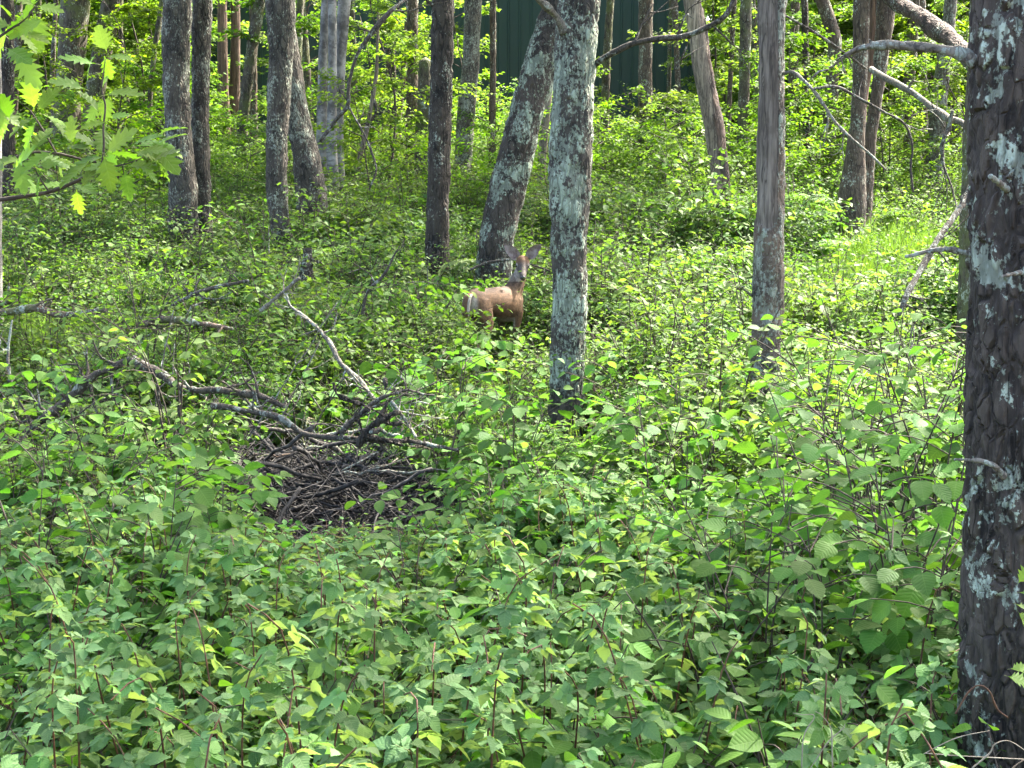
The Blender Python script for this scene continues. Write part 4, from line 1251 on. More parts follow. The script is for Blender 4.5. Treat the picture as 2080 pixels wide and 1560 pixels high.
def und_dens(px, d):
    x = (px - 1040) / F * d
    f = .55 + .75 * clump(x, d)
    f = np.where(pile_zone(px, d), np.where(clump(x * 1.7, d * 1.7, 1.3) > .58, f * .5, f * .10), f)
    f = np.where((px > 1095) & (px < 1205) & (d > 8.6) & (d < 10.7), f * .25, f)
    f = np.where((px > 925) & (px < 1085) & (d > 11.8) & (d < 14.6), f * .22, f)
    f = np.where((px < 900) & (d > 9.5) & (d < 14.5), f * .8, f)
    f = np.where((px > 1640) & (px < 1960) & (d > 15) & (d < 20.5), f * .2, f)
    f = np.where((px < 110) & (d > 13) & (d < 17), f * .5, f)
    return np.clip(f, 0, 1)


px, d, x = zone_points(7600, 7.3, 21, 160, und_dens)
z = G(x, d)
cl_ = clump(x + 3, d, .8)
idx = np.where(rng.uniform(0, 1, len(px)) < .08 + .42 * np.clip(cl_ - .35, 0, 1), rng.choice([6, 7, 8], len(px)), rng.choice([0, 1, 2, 3, 4, 5], len(px)))
hts = np.array([.50, .56, .62, .50, .56, .62, .85, .95, 1.05, .34, .34, .34, .58, .74, .45, .95, .62, .5, .5])
sp_ = rng.uniform(0, 1, len(px)) < .16 + .5 * (clump(x - 7, d + 3, .6) > .62)
idx = np.where(sp_, rng.choice([12, 13, 14, 15, 16, 12, 13, 16, 15, 17], len(px)), idx)
sc = rng.uniform(.62, 1.2, len(px)) * np.where(pile_zone(px, d), .6, 1) * (.72 + .75 * np.clip(cl_, 0, 1)) * np.where((d > 17.5) & (px > 1380) & (px < 1640), 1.35, 1) * np.where((d > 16) & (px > 1640) & (px < 1960), .75, 1)
lim = (ztop(px, d) - z) / hts[idx]
sc = np.minimum(sc, lim)
k = sc > .3
U1 = (np.stack([x, d, z], 1)[k], sc[k], idx[k])
px, d, x = zone_points(5200, 21, 36, 120, lambda px, d: np.clip(.35 + .8 * clump((px - 1040) / F * d, d, .4), 0, 1))
z = G(x, d)
idx = rng.choice([0, 1, 2, 3, 4, 5, 6], len(px)); sc = rng.uniform(.8, 1.35, len(px))
U2 = (np.stack([x, d, z], 1), sc, idx)
# low brambles between the raspberry canes
px, d, x = zone_points(1900, 2.6, 8.0, 120, lambda px, d: np.where(pile_zone(px, d), .3, 1.0))
z = G(x, d)
idx = rng.choice([9, 10, 11, 9, 10, 11, 12, 10, 14], len(px)); sc = rng.uniform(.8, 1.35, len(px)); sc = np.minimum(sc, (ztop(px, d) - z) / hts[idx]); k = sc > .25
U3 = (np.stack([x, d, z], 1)[k], sc[k], idx[k])
pts = np.vstack([U1[0], U2[0], U3[0]]); sc = np.concatenate([U1[1], U2[1], U3[1]]); idx = np.concatenate([U1[2], U2[2], U3[2]])
scatter("undergrowth", pts, rng.uniform(0, 6.28, len(pts)), rng.uniform(0, .14, len(pts)), sc, idx, UNDM)

# grass
gv = []
for i in range(4):
    r = np.random.default_rng(300 + i); nb = 34
    a = r.uniform(0, 6.28, nb); L = r.uniform(.16, .42, nb); out = r.uniform(.1, .6, nb)
    pos = np.stack([r.normal(0, .05, nb), r.normal(0, .05, nb), np.zeros(nb)], 1)
    blade = strip_leaf([0, .35, .7, 1], [.007, .012, .009, 0], .45, .3)
    dirs = np.stack([np.cos(a) * out, np.sin(a) * out, np.ones(nb)], 1)
    V, T_, UV = leaves(blade, pos, dirs, np.stack([-np.cos(a), -np.sin(a), np.full(nb, .5)], 1) * -1, L)
    gv.append(mesh_from("grass_tuft", V, T_, None, UV, [M['grass']]))


def gdens(px, d):
    f = .05 + .2 * clump((px - 1040) / F * d + 5, d, .8)
    f = np.where((px > 1600) & (px < 1980) & (d > 15.5) & (d < 21), 1.6, f)
    f = np.where((px < 120) & (d > 13) & (d < 17), .9, f)
    f = np.where((px > 180) & (px < 720) & (d > 18) & (d < 26), .8, f)
    return np.where(pile_zone(px, d), 0, f)


px, d, x = zone_points(7500, 8, 28, 80, gdens)
_q = zone_points(2600, 15, 21, 0, lambda a, b: np.where((a > 1600) & (a < 1990), 1.0, 0.0))
_r = zone_points(5000, 12.8, 17, 0, lambda a, b: np.where(a < 110, 1.0, 0.0))
px, d, x = [np.concatenate(t) for t in zip((px, d, x), _q, _r)]
scatter("grass", np.stack([x, d, G(x, d)], 1), rng.uniform(0, 6.28, len(px)), rng.uniform(0, .2, len(px)), rng.uniform(.7, 1.4, len(px)), rng.integers(0, 4, len(px)), gv)
px, d, x = zone_points(2600, 3, 20, 60, lambda px, d: np.where(pile_zone(px, d) | ((px > 1650) & (d > 13.5) & (d < 18)) | ((px < 200) & (d > 12.5)), 1.0, .25))
lv = []
for i in range(3):
    r = np.random.default_rng(330 + i); nb = 7
    V, T_, UV = leaves(DEAD, np.stack([r.normal(0, .09, nb), r.normal(0, .09, nb), r.uniform(.006, .025, nb)], 1), r.normal(0, 1, (nb, 3)) * (1, 1, .15), np.stack([r.normal(0, .3, nb), r.normal(0, .3, nb), np.ones(nb)], 1), r.uniform(.06, .11, nb))
    lv.append(mesh_from("leaf_litter", V, T_, None, UV, [M['dead']]))
scatter("leaf_litter", np.stack([x, d, G(x, d)], 1), rng.uniform(0, 6.28, len(px)), np.zeros(len(px)), rng.uniform(.8, 1.3, len(px)), rng.integers(0, 3, len(px)), lv)


# ================================================================== individual plants
def orient(o, pos, dirv, nor, s):
    y = Vector(dirv).normalized(); zz = Vector(nor); zz = (zz - y * zz.dot(y)).normalized(); xx = y.cross(zz)
    m = Matrix((xx, y, zz)).transposed()
    o.rotation_mode = 'QUATERNION'; o.rotation_quaternion = m.to_quaternion(); o.location = pos; o.scale = (s, s, s)


def compound(seed, n=3, mat='raspberry'):
    """raspberry leaf: petiole and toothed leaflets, length about 1"""
    r = np.random.default_rng(seed); g = Geo()
    pet = spline(np.array([(0, 0, 0), (0, .28, .03), (0, .62, .0)]), 5)
    g.tube(pet, np.linspace(.012, .008, 5), 3, 1)
    spec = [((0, .58, 0), 0.0, .92)] + [((0, .50, .0), s * r.uniform(1.05, 1.4), .72 * r.uniform(.9, 1.1)) for s in (-1, 1)]
    if n == 5:
        spec += [((0, .34, .02), s * r.uniform(1.2, 1.6), .55) for s in (-1, 1)]
    for p, a, s in spec:
        d_ = (math.sin(a), math.cos(a), r.normal(-.26, .2))
        V, T_, UV = leaves(LEAF_SERR, [p], [d_], [(r.normal(0, .3) + .25 * math.sin(a), r.normal(0, .3), 1)], [s])
        g.put(V, T_, None, UV, 0)
    return g.mesh("leaf", [M[mat], M['greenstem']])


YOUNG = [compound(420 + i, 3, 'young') for i in range(3)]
RASPL = [compound(400 + i, 3 if i < 5 else 5) for i in range(8)]


def cane_arr(seed, h):
    """arching cane and the seats of its leaves"""
    r = np.random.default_rng(seed)
    o = r.uniform(.05, .32) * h; a = r.uniform(0, 6.28); dx, dy = math.cos(a), math.sin(a)
    tip_drop = r.uniform(0, .18) * h
    p = spline(np.array([(0, 0, -.05), (dx * o * .12, dy * o * .12, h * .45), (dx * o * .5, dy * o * .5, h * .85), (dx * o * 1.05, dy * o * 1.05, h - tip_drop)]), 16)
    g = Geo(); g.tube(p, np.linspace(.0052, .0022, 16), 5)
    if r.uniform() < .6:
        t = r.uniform(.35, .6); q0 = np.array([np.interp(t, np.linspace(0, 1, 16), p[:, i]) for i in range(3)])
        aa = a + r.uniform(1, 5); q1 = q0 + np.array((math.cos(aa) * .22, math.sin(aa) * .22, .16)) * h
        g.tube(spline(np.array([q0, (q0 + q1) / 2 + (0, 0, .03), q1]), 7), np.linspace(.003, .0016, 7), 4)
        extra = [(q0 + (q1 - q0) * w, aa + s) for w, s in ((.35, .9), (.7, -.9), (1.0, .1))]
    else:
        extra = []
    seats = []
    k = 20
    for i in range(k):
        t = .26 + .74 * (i / (k - 1)) ** .75
        q = np.array([np.interp(t, np.linspace(0, 1, 16), p[:, j]) for j in range(3)])
        an = i * 2.4 + r.uniform(-.4, .4)
        seats.append((q, an, (1.1 - .55 * max(0, t - .72) / .28) * r.uniform(.85, 1.15), r.uniform(-.15, .35) + .4 * (t > .93)))
    for q, an in extra:
        seats.append((q, an, r.uniform(.75, 1.0), r.uniform(-.1, .3)))
    return g.mesh("cane", [M['cane']]), seats


CANES = [cane_arr(430 + i, 1.0) for i in range(9)]


def plant(name, label, cat, group, base, h, proto, leafs, size, rotz, lean, r):
    root = empty(name, base, label, cat, group, rotz)
    root.rotation_euler = (lean[0], lean[1], rotz)
    me, seats = proto
    add("cane" if name == "raspberry_plant" else "stem", me, root, None, None, (1.0, 1.0, h) if name == "raspberry_plant" else h)
    for si, (q, an, s, el) in enumerate(seats):
        lm_ = YOUNG[r.integers(0, 3)] if (name == "raspberry_plant" and si in (18, 19) and r.uniform() < .45) else leafs[r.integers(0, len(leafs))]
        o = bpy.data.objects.new("leaf", lm_); COL.objects.link(o); o.parent = root
        d_ = (math.cos(an), math.sin(an), el + r.normal(-.20, .26))
        n_ = (r.normal(0, .38), r.normal(0, .38), 1)
        sc = size * s
        qq = (q[0], q[1], q[2] * h) if name == "raspberry_plant" else q * h
        orient(o, qq, d_, n_, sc)
    return root


rz = np.random.default_rng(11)
pine_xy = np.array(pib[:2])
cells = []
for yy in np.arange(2.95, 7.5, .235):
    for xx in np.arange(-3.2, 3.2, .235):
        x_, y_ = xx + rz.uniform(-.1, .1), yy + rz.uniform(-.1, .1)
        ppx = 1040 + F * x_ / y_
        if -50 < ppx < 2080 and np.hypot(*(np.array((x_, y_)) - pine_xy)) > .27:
            if ppx > 1400 and y_ > 4.6 and rz.uniform() < .55: continue
            if 1560 < ppx < 1960 and y_ < 4.0 and rz.uniform() < .35: continue
            if float(clump(np.array(x_ * 1.6 + 2), np.array(y_ * 1.6), 1.1)) < .16: continue
            cells.append((x_, y_, ppx))
RG = "raspberry canes of the foreground thicket"
nras = 0
rz.shuffle(cells)
cells = sorted(cells, key=lambda c: c[1])
for (x_, y_, ppx) in cells:
    z_ = g1(x_, y_)
    h = min(rz.uniform(.62, 1.10), float(ztop(np.array(ppx), np.array(y_))) - z_ - .06 + rz.uniform(-.10, .14) + .10 * (rz.uniform() < .12))
    if h < .28 or nras >= 298: continue
    nras += 1
    lab = "%s raspberry cane %s, %s" % ("tall" if h > .86 else "short" if h < .66 else "middling", "front of thicket" if y_ < 3.9 else "middle of thicket" if y_ < 5.4 else "back of thicket", where(ppx, "straight below", 45).replace("left of", "below left of").replace("right of", "below right of"))
    plant("raspberry_plant", lab, "raspberry", RG, (x_, y_, z_), h, CANES[rz.integers(0, 9)], RASPL, rz.uniform(.068, .092) * (.8 + .25 * h), rz.uniform(0, 6.28), (rz.normal(0, .09), rz.normal(0, .09)), rz)


# broad-leaved hazel shrubs
def hazel_arr(seed):
    r = np.random.default_rng(seed); g = Geo(); seats = []
    for s in range(3):
        a = s * 2.1 + r.uniform(-.5, .5); o = r.uniform(.1, .34)
        p = spline(np.array([(0, 0, -.05), (math.cos(a) * o * .3, math.sin(a) * o * .3, .5), (math.cos(a) * o, math.sin(a) * o, r.uniform(.8, 1.0))]), 12)
        g.tube(p, np.linspace(.0055, .002, 12), 5)
        for w in range(5):
            t = r.uniform(.25, .95); q0 = np.array([np.interp(t, np.linspace(0, 1, 12), p[:, i]) for i in range(3)])
            aa = a + r.uniform(-1.8, 1.8); l2 = r.uniform(.14, .32)
            q1 = q0 + np.array((math.cos(aa) * l2, math.sin(aa) * l2, l2 * r.uniform(.1, .5)))
            tp = spline(np.array([q0, (q0 + q1) / 2 + (0, 0, .02), q1]), 6); g.tube(tp, np.linspace(.003, .0015, 6), 4)
            for i, t2 in enumerate((.45, .75, 1.0)):
                seats.append((q0 + (q1 - q0) * t2 + (0, 0, .012 * (t2 < 1)), aa + ((-1) ** i) * r.uniform(.5, 1.0) * (t2 < 1), r.uniform(.8, 1.2), r.uniform(-.35, .1)))
        for i in range(4):
            t = .45 + .55 * i / 3; q = np.array([np.interp(t, np.linspace(0, 1, 12), p[:, j]) for j in range(3)])
            seats.append((q, a + ((-1) ** i) * 1.4, r.uniform(.7, 1.15), r.uniform(-.25, .2)))
    return g.mesh("stem", [M['stem']]), seats


_wb = np.array([0, .20, .30, .34, .40, .40, .43, .40, .41, .35, .32, .24, .17, 0])


def single_leaf(seed):
    r = np.random.default_rng(seed); g = Geo()
    tm = strip_leaf(_y, _wb * r.uniform(.88, 1.05), r.uniform(.1, .3), r.uniform(.12, .3), _y, .010)
    g.tube(np.array([(0, 0, 0), (0, .08, .01), (0, .16, 0)]), np.array([.014, .012, .01]), 3, 1)
    V, T_, UV = leaves(tm, [(0, .15, 0)], [(0, 1, 0)], [(0, 0, 1)], [1.0]); g.put(V, T_, None, UV, 0)
    return g.mesh("leaf", [M['hazel'], M['greenstem']])


HZL = [single_leaf(470 + i) for i in range(5)]
HZ = [hazel_arr(480 + i) for i in range(6)]
hz = []
for ppx, d, ty in [  # pixel column, distance, pixel row of the top
    (1330, 7.9, 790), (1400, 7.2, 850), (1395, 8.3, 740), (1490, 6.4, 980), (1545, 6.8, 970), (1625, 6.2, 960), (1700, 7.8, 700), (1660, 5.8, 890), (1690, 7.0, 760), (1730, 6.2, 790), (1760, 7.5, 640), (1790, 5.6, 850), (1800, 8.2, 610),
    (1830, 6.5, 720), (1850, 5.2, 900), (1880, 7.2, 620), (1895, 5.9, 780), (1935, 6.6, 700), (1940, 5.4, 830), (1955, 7.6, 600), (1470, 5.5, 1010), (1570, 5.1, 1020), (1690, 4.9, 1040), (1870, 4.8, 1010), (1930, 4.9, 1060), (1300, 8.5, 790), (1370, 9.2, 730),
    (1285, 9.6, 700), (1060, 9.6, 730), (990, 9.4, 720), (930, 9.2, 690), (885, 10.0, 690), (960, 10.6, 735), (1040, 8.6, 770), (972, 11.8, 665), (1085, 11.6, 680), (1150, 7.6, 960), (1250, 9.0, 820), (900, 8.8, 760), (860, 9.4, 770),
    (20, 8.0, 800), (90, 7.6, 830), (150, 8.0, 870), (230, 7.7, 890), (300, 8.0, 860), (60, 9.6, 720), (190, 9.4, 700), (360, 7.2, 920), (420, 6.8, 960), (130, 6.6, 900), (40, 6.2, 920), (330, 6.2, 940), (250, 6.0, 960), (480, 10.9, 690), (600, 10.8, 730), (700, 10.6, 760), (790, 10.4, 720), (440, 7.4, 950)]:
    hz.append((ppx, d, ty))
for ppx, d, ty in hz:
    b = on_ground(ppx, d)
    if np.hypot(*(b[:2] - pine_xy)) < .35: continue
    h = float(np.clip(CAMZ - (ty - 400) / F * d - b[2], .35, 1.75))
    lab0 = ("broad leaved hazel shrub in the tangle between the grey snag and the big pine" if ppx > 1300 else
           "broad leaved hazel shrub in front of the deer and the lichen covered oak" if ppx > 820 else
           "broad leaved hazel shrub beside the heap of dead branches on the left")
    lab = "%s broad leaved hazel shrub, %s, %s" % ("tall" if h > 1.15 else "knee high" if h < .7 else "waist high", "near" if d < 6.5 else "farther back" if d > 8.4 else "midway", where(ppx, "below", 25).replace("left of", "below left of").replace("right of", "below right of"))
    plant("hazel_shrub", lab, "hazel", "broad leaved hazel shrubs", b, h, HZ[rz.integers(0, 6)], HZL, rz.uniform(.074, .104), rz.uniform(0, 6.28), (rz.normal(0, .06), rz.normal(0, .06)), rz)

# small shrubs of the middle ground, each its own plant
SHB = []
for i in range(6):
    v = bush_variant(500 + i, .62 + .08 * (i % 3), 5, 7, .050, .30, LEAF_OVAL, 'under', 'stem', twigs=3)
    SHB.append((mesh_from("foliage", v[0], v[1], None, v[2], [M['under']]), v[3].mesh("stem", [M['stem']])))
px, d, x = zone_points(420, 9.0, 16.5, 40, lambda px, d: np.where(pile_zone(px, d), .1, .62))
n_ = 0
for a, b, c in sorted(zip(px, d, x), key=lambda q: q[1]):
    z_ = g1(c, b)
    s = min(rz.uniform(.75, 1.25), (float(ztop(np.array(a), np.array(b))) - z_) / .78)
    if s < .35 or n_ > 230: continue
    n_ += 1
    i = int(rz.integers(0, 6))
    root = empty("small_shrub", (c, b, z_), "%s oval leaved shrub %s on the slope, %s" % ("bigger" if s > 1.08 else "tiny" if s < .82 else "small", "low down" if b < 11 else "halfway up" if b < 13.5 else "high up", where(a, "in line with", 40)),
                 "shrub", "small shrubs of the middle ground", rz.uniform(0, 6.28))
    root.scale = (s, s, s)
    o = add("foliage", SHB[i][0], root); o["kind"] = "stuff"
    add("stem", SHB[i][1], root)

# ================================================================== oak sapling reaching in from the left
def oak_leaf_mesh(seed):
    r = np.random.default_rng(seed); g = Geo()
    tm = strip_leaf(_oy, _ow * r.uniform(.88, 1.1), r.uniform(.1, .35), r.uniform(.05, .25), _oc, .02)
    g.tube(np.array([(0, 0, 0), (0, .05, .005), (0, .10, 0)]), np.array([.012, .010, .009]), 3, 1)
    V, T_, UV = leaves(tm, [(0, .09, 0)], [(0, 1, 0)], [(0, 0, 1)], [1.0]); g.put(V, T_, None, UV, 0)
    return g.mesh("leaf", [M['oak'], M['greenstem']])


OAKL = [oak_leaf_mesh(520 + i) for i in range(6)]


def oak_spray(name, label, root_pt, twigs, leafspec, d, size, seed, mat='stem'):
    r = np.random.default_rng(seed)
    base = np.array(root_pt)
    root = empty(name, base, label, "oak")
    paths = []
    for nm, pts in twigs:
        W = np.array([(*P(q[0], q[1], q[3]), wid(P(q[0], q[1], q[3]), q[2]) / 2) if len(q) == 4 else q for q in pts])
        s = spline(W, 30)
        g = Geo(); g.tube(s[:, :3] - base, s[:, 3] * (1 + r.normal(0, .06, 30)), 7, 0, True)
        add(nm, g.mesh(nm, [M[mat]]), root)
        paths.append(s)
    for q in leafspec:                         # px, py, direction angle in the picture, size factor, depth shift
        lx, ly, an, f = q[:4]; dd = d + (q[4] if len(q) > 4 else r.uniform(-.10, .10))
        p = P(lx, ly, dd)
        dv = np.array((math.cos(an), r.normal(-.1, .35), math.sin(an) * .9 - .1))
        nv_ = np.array((r.normal(0, .3), r.normal(-.45, .3), 1.0))
        o = bpy.data.objects.new("leaf", OAKL[r.integers(0, 6)]); COL.objects.link(o); o.parent = root
        orient(o, Vector(p - base), dv, nv_, size * f * r.uniform(.85, 1.1))
    return root


OD = 3.3
osx = P(-190, 500, OD)[0]
twigs = [("stem", [(osx, OD, g1(osx, OD) - .05, .016), (osx + .01, OD, .6, .014), (osx - .02, OD + .02, 1.5, .011), (osx + .03, OD, 2.6, .007)]),
         ("branch", [(-185, 480, 15, OD), (-80, 420, 11, OD), (30, 402, 9, OD), (100, 390, 8, OD), (160, 366, 7, OD), (207, 342, 6, OD), (250, 335, 3, OD), (290, 320, 2, OD)]),
         ("branch", [(-185, 440, 12, OD + .1), (-60, 370, 9, OD + .1), (0, 338, 8, OD + .1), (55, 312, 7, OD + .1), (115, 312, 6, OD + .1), (170, 325, 5, OD + .1), (205, 330, 4, OD + .05)]),
         ("twig", [(206, 342, 5, OD), (211, 300, 5, OD), (210, 260, 4, OD), (214, 215, 4, OD), (207, 180, 3, OD), (214, 120, 2, OD)]),
         ("twig", [(115, 312, 4, OD + .1), (85, 260, 4, OD + .1), (62, 225, 3, OD + .1)]),
         ("branch", [(-180, 150, 10, OD - .1), (-60, 110, 7, OD - .1), (20, 60, 5, OD - .1), (50, 40, 3, OD - .1), (75, 10, 2, OD - .1)]),
         ("twig", [(100, 390, 4, OD), (80, 360, 3, OD), (70, 340, 2, OD)])]
R_ = math.radians
lf = []
for (cx, cy, n, s0) in [(215, 110, 5, .85), (205, 190, 5, .9), (212, 240, 4, .8), (75, 230, 6, 1.0), (130, 305, 4, .9), (210, 320, 6, 1.0), (265, 300, 6, 1.0), (300, 290, 7, .95), (240, 340, 4, .9), (60, 320, 4, 1.0), (20, 350, 4, 1.0), 
                        (150, 380, 4, .8), (290, 330, 4, .8), (30, 50, 6, 1.0), (70, 20, 5, .9), (10, 90, 5, 1.0), (-20, 210, 4, 1.0), (10, 250, 3, .9), (100, 330, 3, .8)]:
    r = np.random.default_rng(int(cx * 7 + cy + 1000))
    for i in range(n):
        an = i * 2 * PI / n + r.uniform(-.5, .5)
        if cx > 250: an = r.uniform(-1.2, 1.0)
        lf.append((cx + r.normal(0, 9), cy + r.normal(0, 7), an, s0 * r.uniform(.8, 1.15)))
oak_spray("oak_sapling", "young oak with fresh lobed leaves reaching in at the left of the picture", (osx, OD, g1(osx, OD)), twigs, lf, OD, .090, 61)
VD = 3.75
vx = P(2100, 1500, VD)[0]
oak_spray("oak_seedling", "thin oak seedling with lobed leaves in front of the big pine at the right border", (vx, VD, g1(vx, VD)),
          [("stem", [(vx, VD, g1(vx, VD) - .05, .006), (*P(2100, 1560, VD), .006), (*P(2062, 1485, VD), .005), (*P(2022, 1440, VD), .005), (*P(2018, 1400, VD), .004), (*P(2035, 1310, VD), .004), (*P(2054, 1250, VD), .0035), (*P(2062, 1200, VD), .003), (*P(2085, 1120, VD), .0025)])],
          [(2062, 1205, R_(20), .9), (2064, 1190, R_(60), .8), (2058, 1225, R_(-20), .9), (2040, 1372, R_(-10), .9), (2046, 1360, R_(15), .9), (2066, 1240, R_(-50), .8)], VD, .09, 62)

# ================================================================== dead wood
DWG = "dead branches lying on the left"
log("arched_branch", "thick dark lichened bough rising out of the leaves into the elbow of the heap", "dead branch", [(40, 900, 26, 9.2), (128, 822, 25, 9.2), (175, 780, 24, 9.2), (216, 753, 22, 9.2), (268, 731, 19, 9.2)], 'limb', 10, 60, .11, 31, None, [(.9, -.15, 0, .12), (.85, .1, -.1, -.3), (.7, .1, 0, -.35)], extra=7, thin=.8)
log("arched_branch", "long lichened bough sagging from the elbow down to the right across the heap", "dead branch", [(266, 731, 18, 9.25), (300, 745, 18, 9.2), (336, 763, 17, 9.1), (372, 780, 16, 9.0), (437, 787, 15, 8.9), (505, 797, 15, 8.8), (545, 810, 14, 8.8), (578, 826, 12, 8.8)], 'limb', 10, 80, .11, 32, None,
    [(.2, .05, -.1, -.3), (.4, .1, 0, -.3), (.6, .3, 0, .12), (.75, .2, 0, -.2), (.85, -.1, 0, .18)])
log("arched_branch", "dark wavy bough running low through the middle of the heap", "dead branch", [(430, 825, 16, 8.7), (515, 836, 15, 8.7), (572, 853, 15, 8.6), (622, 884, 14, 8.6), (700, 891, 14, 8.5), (768, 897, 13, 8.5), (842, 900, 11, 8.5), (930, 915, 8, 8.5)], 'limb', 10, 80, .11, 33, extra=7, thin=.8)
log("curved_dead_branch", "pale lichened branch curving down to the right left of the deer", "dead branch", [(582, 600, 6, 10.4), (590, 622, 7, 10.4), (622, 647, 8, 10.3), (650, 672, 10, 10.2), (672, 700, 12, 10.1), (692, 738, 13, 10.0), (722, 768, 13, 10), (760, 810, 10, 9.9)], 'limbpale', 10, 60, .12, 34, None, [(.1, -.06, 0, .08)], extra=7, thin=.8)
log("dead_stick", "short straight pale stick pointing up right on the left slope", "dead branch", [(528, 632, 9, 11.8), (570, 598, 9, 11.8), (608, 565, 7, 11.8)], 'limbpale', 8, 30, .05, 35, extra=7, thin=.8)
log("dead_branch", "grey brown fallen branch with a split end on the left slope", "dead branch", [(350, 620, 8, 12.3), (395, 597, 11, 12.2), (440, 583, 10, 12.2), (505, 570, 6, 12.2)], 'limb', 8, 40, .06, 36, None, [(.4, .3, 0, -.04)], extra=7, thin=.8)
log("fallen_log", "dark rotten log crossing the left border above the heap", "log", [(-60, 640, 16, 12.6), (0, 636, 16, 12.6), (70, 627, 15, 12.6), (130, 640, 13, 12.6), (215, 629, 10, 12.5)], 'log', 10, 50, .05, 37, None, [(.3, .4, 0, .06)], extra=5, thin=.85)
log("fallen_log", "second dark log just below the log at the left border", "log", [(-40, 612, 10, 13.3), (0, 619, 12, 13.2), (32, 608, 10, 13.2)], 'log', 10, 30, .05, 38, extra=5, thin=.85)
log("fallen_log", "reddish rotting log lying in leaves below the left slope", "log", [(285, 662, 14, 11.3), (330, 650, 15, 11.3), (400, 655, 14, 11.2), (472, 668, 12, 11.2)], 'log', 10, 40, .06, 39, extra=5, thin=.85)
log("bent_branch", "dark bent stick arching over the right end of the heap", "dead branch", [(690, 892, 12, 8.5), (705, 866, 11, 8.5), (740, 834, 10, 8.5), (768, 812, 9, 8.5), (800, 799, 7, 8.5)], 'limb', 8, 40, .06, 40, extra=7, thin=.8)
log("bent_branch", "thick black stick standing at a slant at the right end of the heap", "dead branch", [(728, 905, 14, 8.4), (751, 870, 13, 8.4), (778, 851, 12, 8.4), (804, 836, 11, 8.4)], 'darkbark', 8, 40, .06, 41, extra=7, thin=.8)
log("bent_branch", "grey stick sloping down right from the top of the black slanted stick", "dead branch", [(795, 815, 8, 8.5), (812, 838, 8, 8.5), (828, 860, 7, 8.5), (845, 888, 6, 8.4)], 'limbpale', 8, 30, .06, 42, extra=7, thin=.8)
log("bent_branch", "thin forked stick reaching right above the bent sticks of the heap", "dead branch", [(800, 800, 7, 8.8), (830, 792, 6, 8.8), (860, 800, 5, 8.8), (882, 803, 4, 8.8)], 'limb', 7, 30, .08, 43, extra=7, thin=.8)
log("standing_twig", "thin dark branched stick rising out of the leaves left of the deer", "dead branch", [(735, 640, 6, 12.4), (748, 592, 6, 12.4), (782, 557, 6, 12.4), (800, 520, 4, 12.4), (812, 500, 3, 12.4)], 'limb', 7, 40, .08, 44, None, [(.3, .3, 0, .06)])
log("twig_by_deer", "dark thin branch passing in front of the deer's neck towards the lean oak", "dead branch", [(955, 548, 5, 15), (985, 535, 5, 15), (1010, 530, 5, 15), (1045, 528, 4, 15), (1090, 541, 4, 15), (1130, 556, 3, 15)], 'limb', 6, 30, .08, 45)
log("dead_stump", "small broken dark stub standing in the leaves on the left slope", "tree stump", [(625, 506, 18, 15.0), (624, 530, 20, 15.0), (622, 565, 22, 15.0)], 'darkbark', 12, 30, .03, 46)
log("standing_twig", "upright pale twig by the left border above the heap", "dead branch", [(25, 650, 3, 10), (18, 700, 5, 10), (17, 740, 7, 10), (20, 775, 9, 10)], 'limbpale', 7, 30, .08, 47)

# dead boughs strewn left of the heap
rb = np.random.default_rng(123)
for i in range(20):
    ppx = rb.uniform(-20, 520) if i < 14 else rb.uniform(480, 1000); d = rb.uniform(8.9, 11.4) if i < 14 else rb.uniform(8.3, 10.2)
    b = on_ground(ppx, d); L = rb.uniform(1.0, 2.2); a = rb.uniform(-.5, .5) + (PI if rb.uniform() < .5 else 0)
    z0, z1 = rb.uniform(.05, .25), rb.uniform(.2, .6)
    e = np.array((b[0] + math.cos(a) * L, b[1] + math.sin(a) * L * .5, 0)); e[2] = g1(e[0], e[1]) + z1
    m = (b + e) / 2 + np.array((0, 0, z0 * .5 + rb.uniform(-.02, .2)))
    pp = spline(np.array([b + (0, 0, z0 * .3), m, e]), 36); nz = np.cumsum(rb.normal(0, .010, (36, 3)), 0); pp += nz - np.linspace(0, 1, 36)[:, None] * nz[-1]
    r0 = rb.uniform(.010, .021)
    g = Geo(); g.tube(pp - b, np.linspace(r0, r0 * .35, 36) * (1 + np.interp(np.arange(36), np.arange(0, 40, 4), rb.normal(0, .12, 10))), 8, 0, True)
    mt = M[['limb', 'limb', 'limbpale', 'log'][i % 4]]
    o = tag(add("dead_bough", g.mesh("dead_bough", [mt]), None, b), "%s %s dead bough strewn %s, %s" % ("thick" if r0 > .0155 else "thin", "pale" if i % 4 == 2 else "mossy" if i % 4 == 3 else "dark", "behind the heap" if d > 10.1 else "across the heap", where(ppx, "in line with", 40)), "dead branch", "dead boughs of the brushwood heap")
    for q in range(rb.integers(2, 5)):
        k0 = int(rb.integers(8, 33)); v = np.array((rb.normal(0, .22), rb.normal(0, .12), rb.uniform(-.05, .3)))
        g = Geo(); c0 = pp[k0] - b
        g.tube(spline(np.array([c0, c0 + v * .5 + rb.normal(0, .03, 3), c0 + v]), 8), np.linspace(r0 * .4, .002, 8), 5, 0, True)
        w = rb.normal(0, .12, 3); g.tube(spline(np.array([c0 + v * .5, c0 + v * .5 + w * .5 + rb.normal(0, .02, 3), c0 + v * .5 + w]), 6), np.linspace(.004, .0018, 6), 4, 0, True)
        add("twig", g.mesh("twig", [mt]), o)

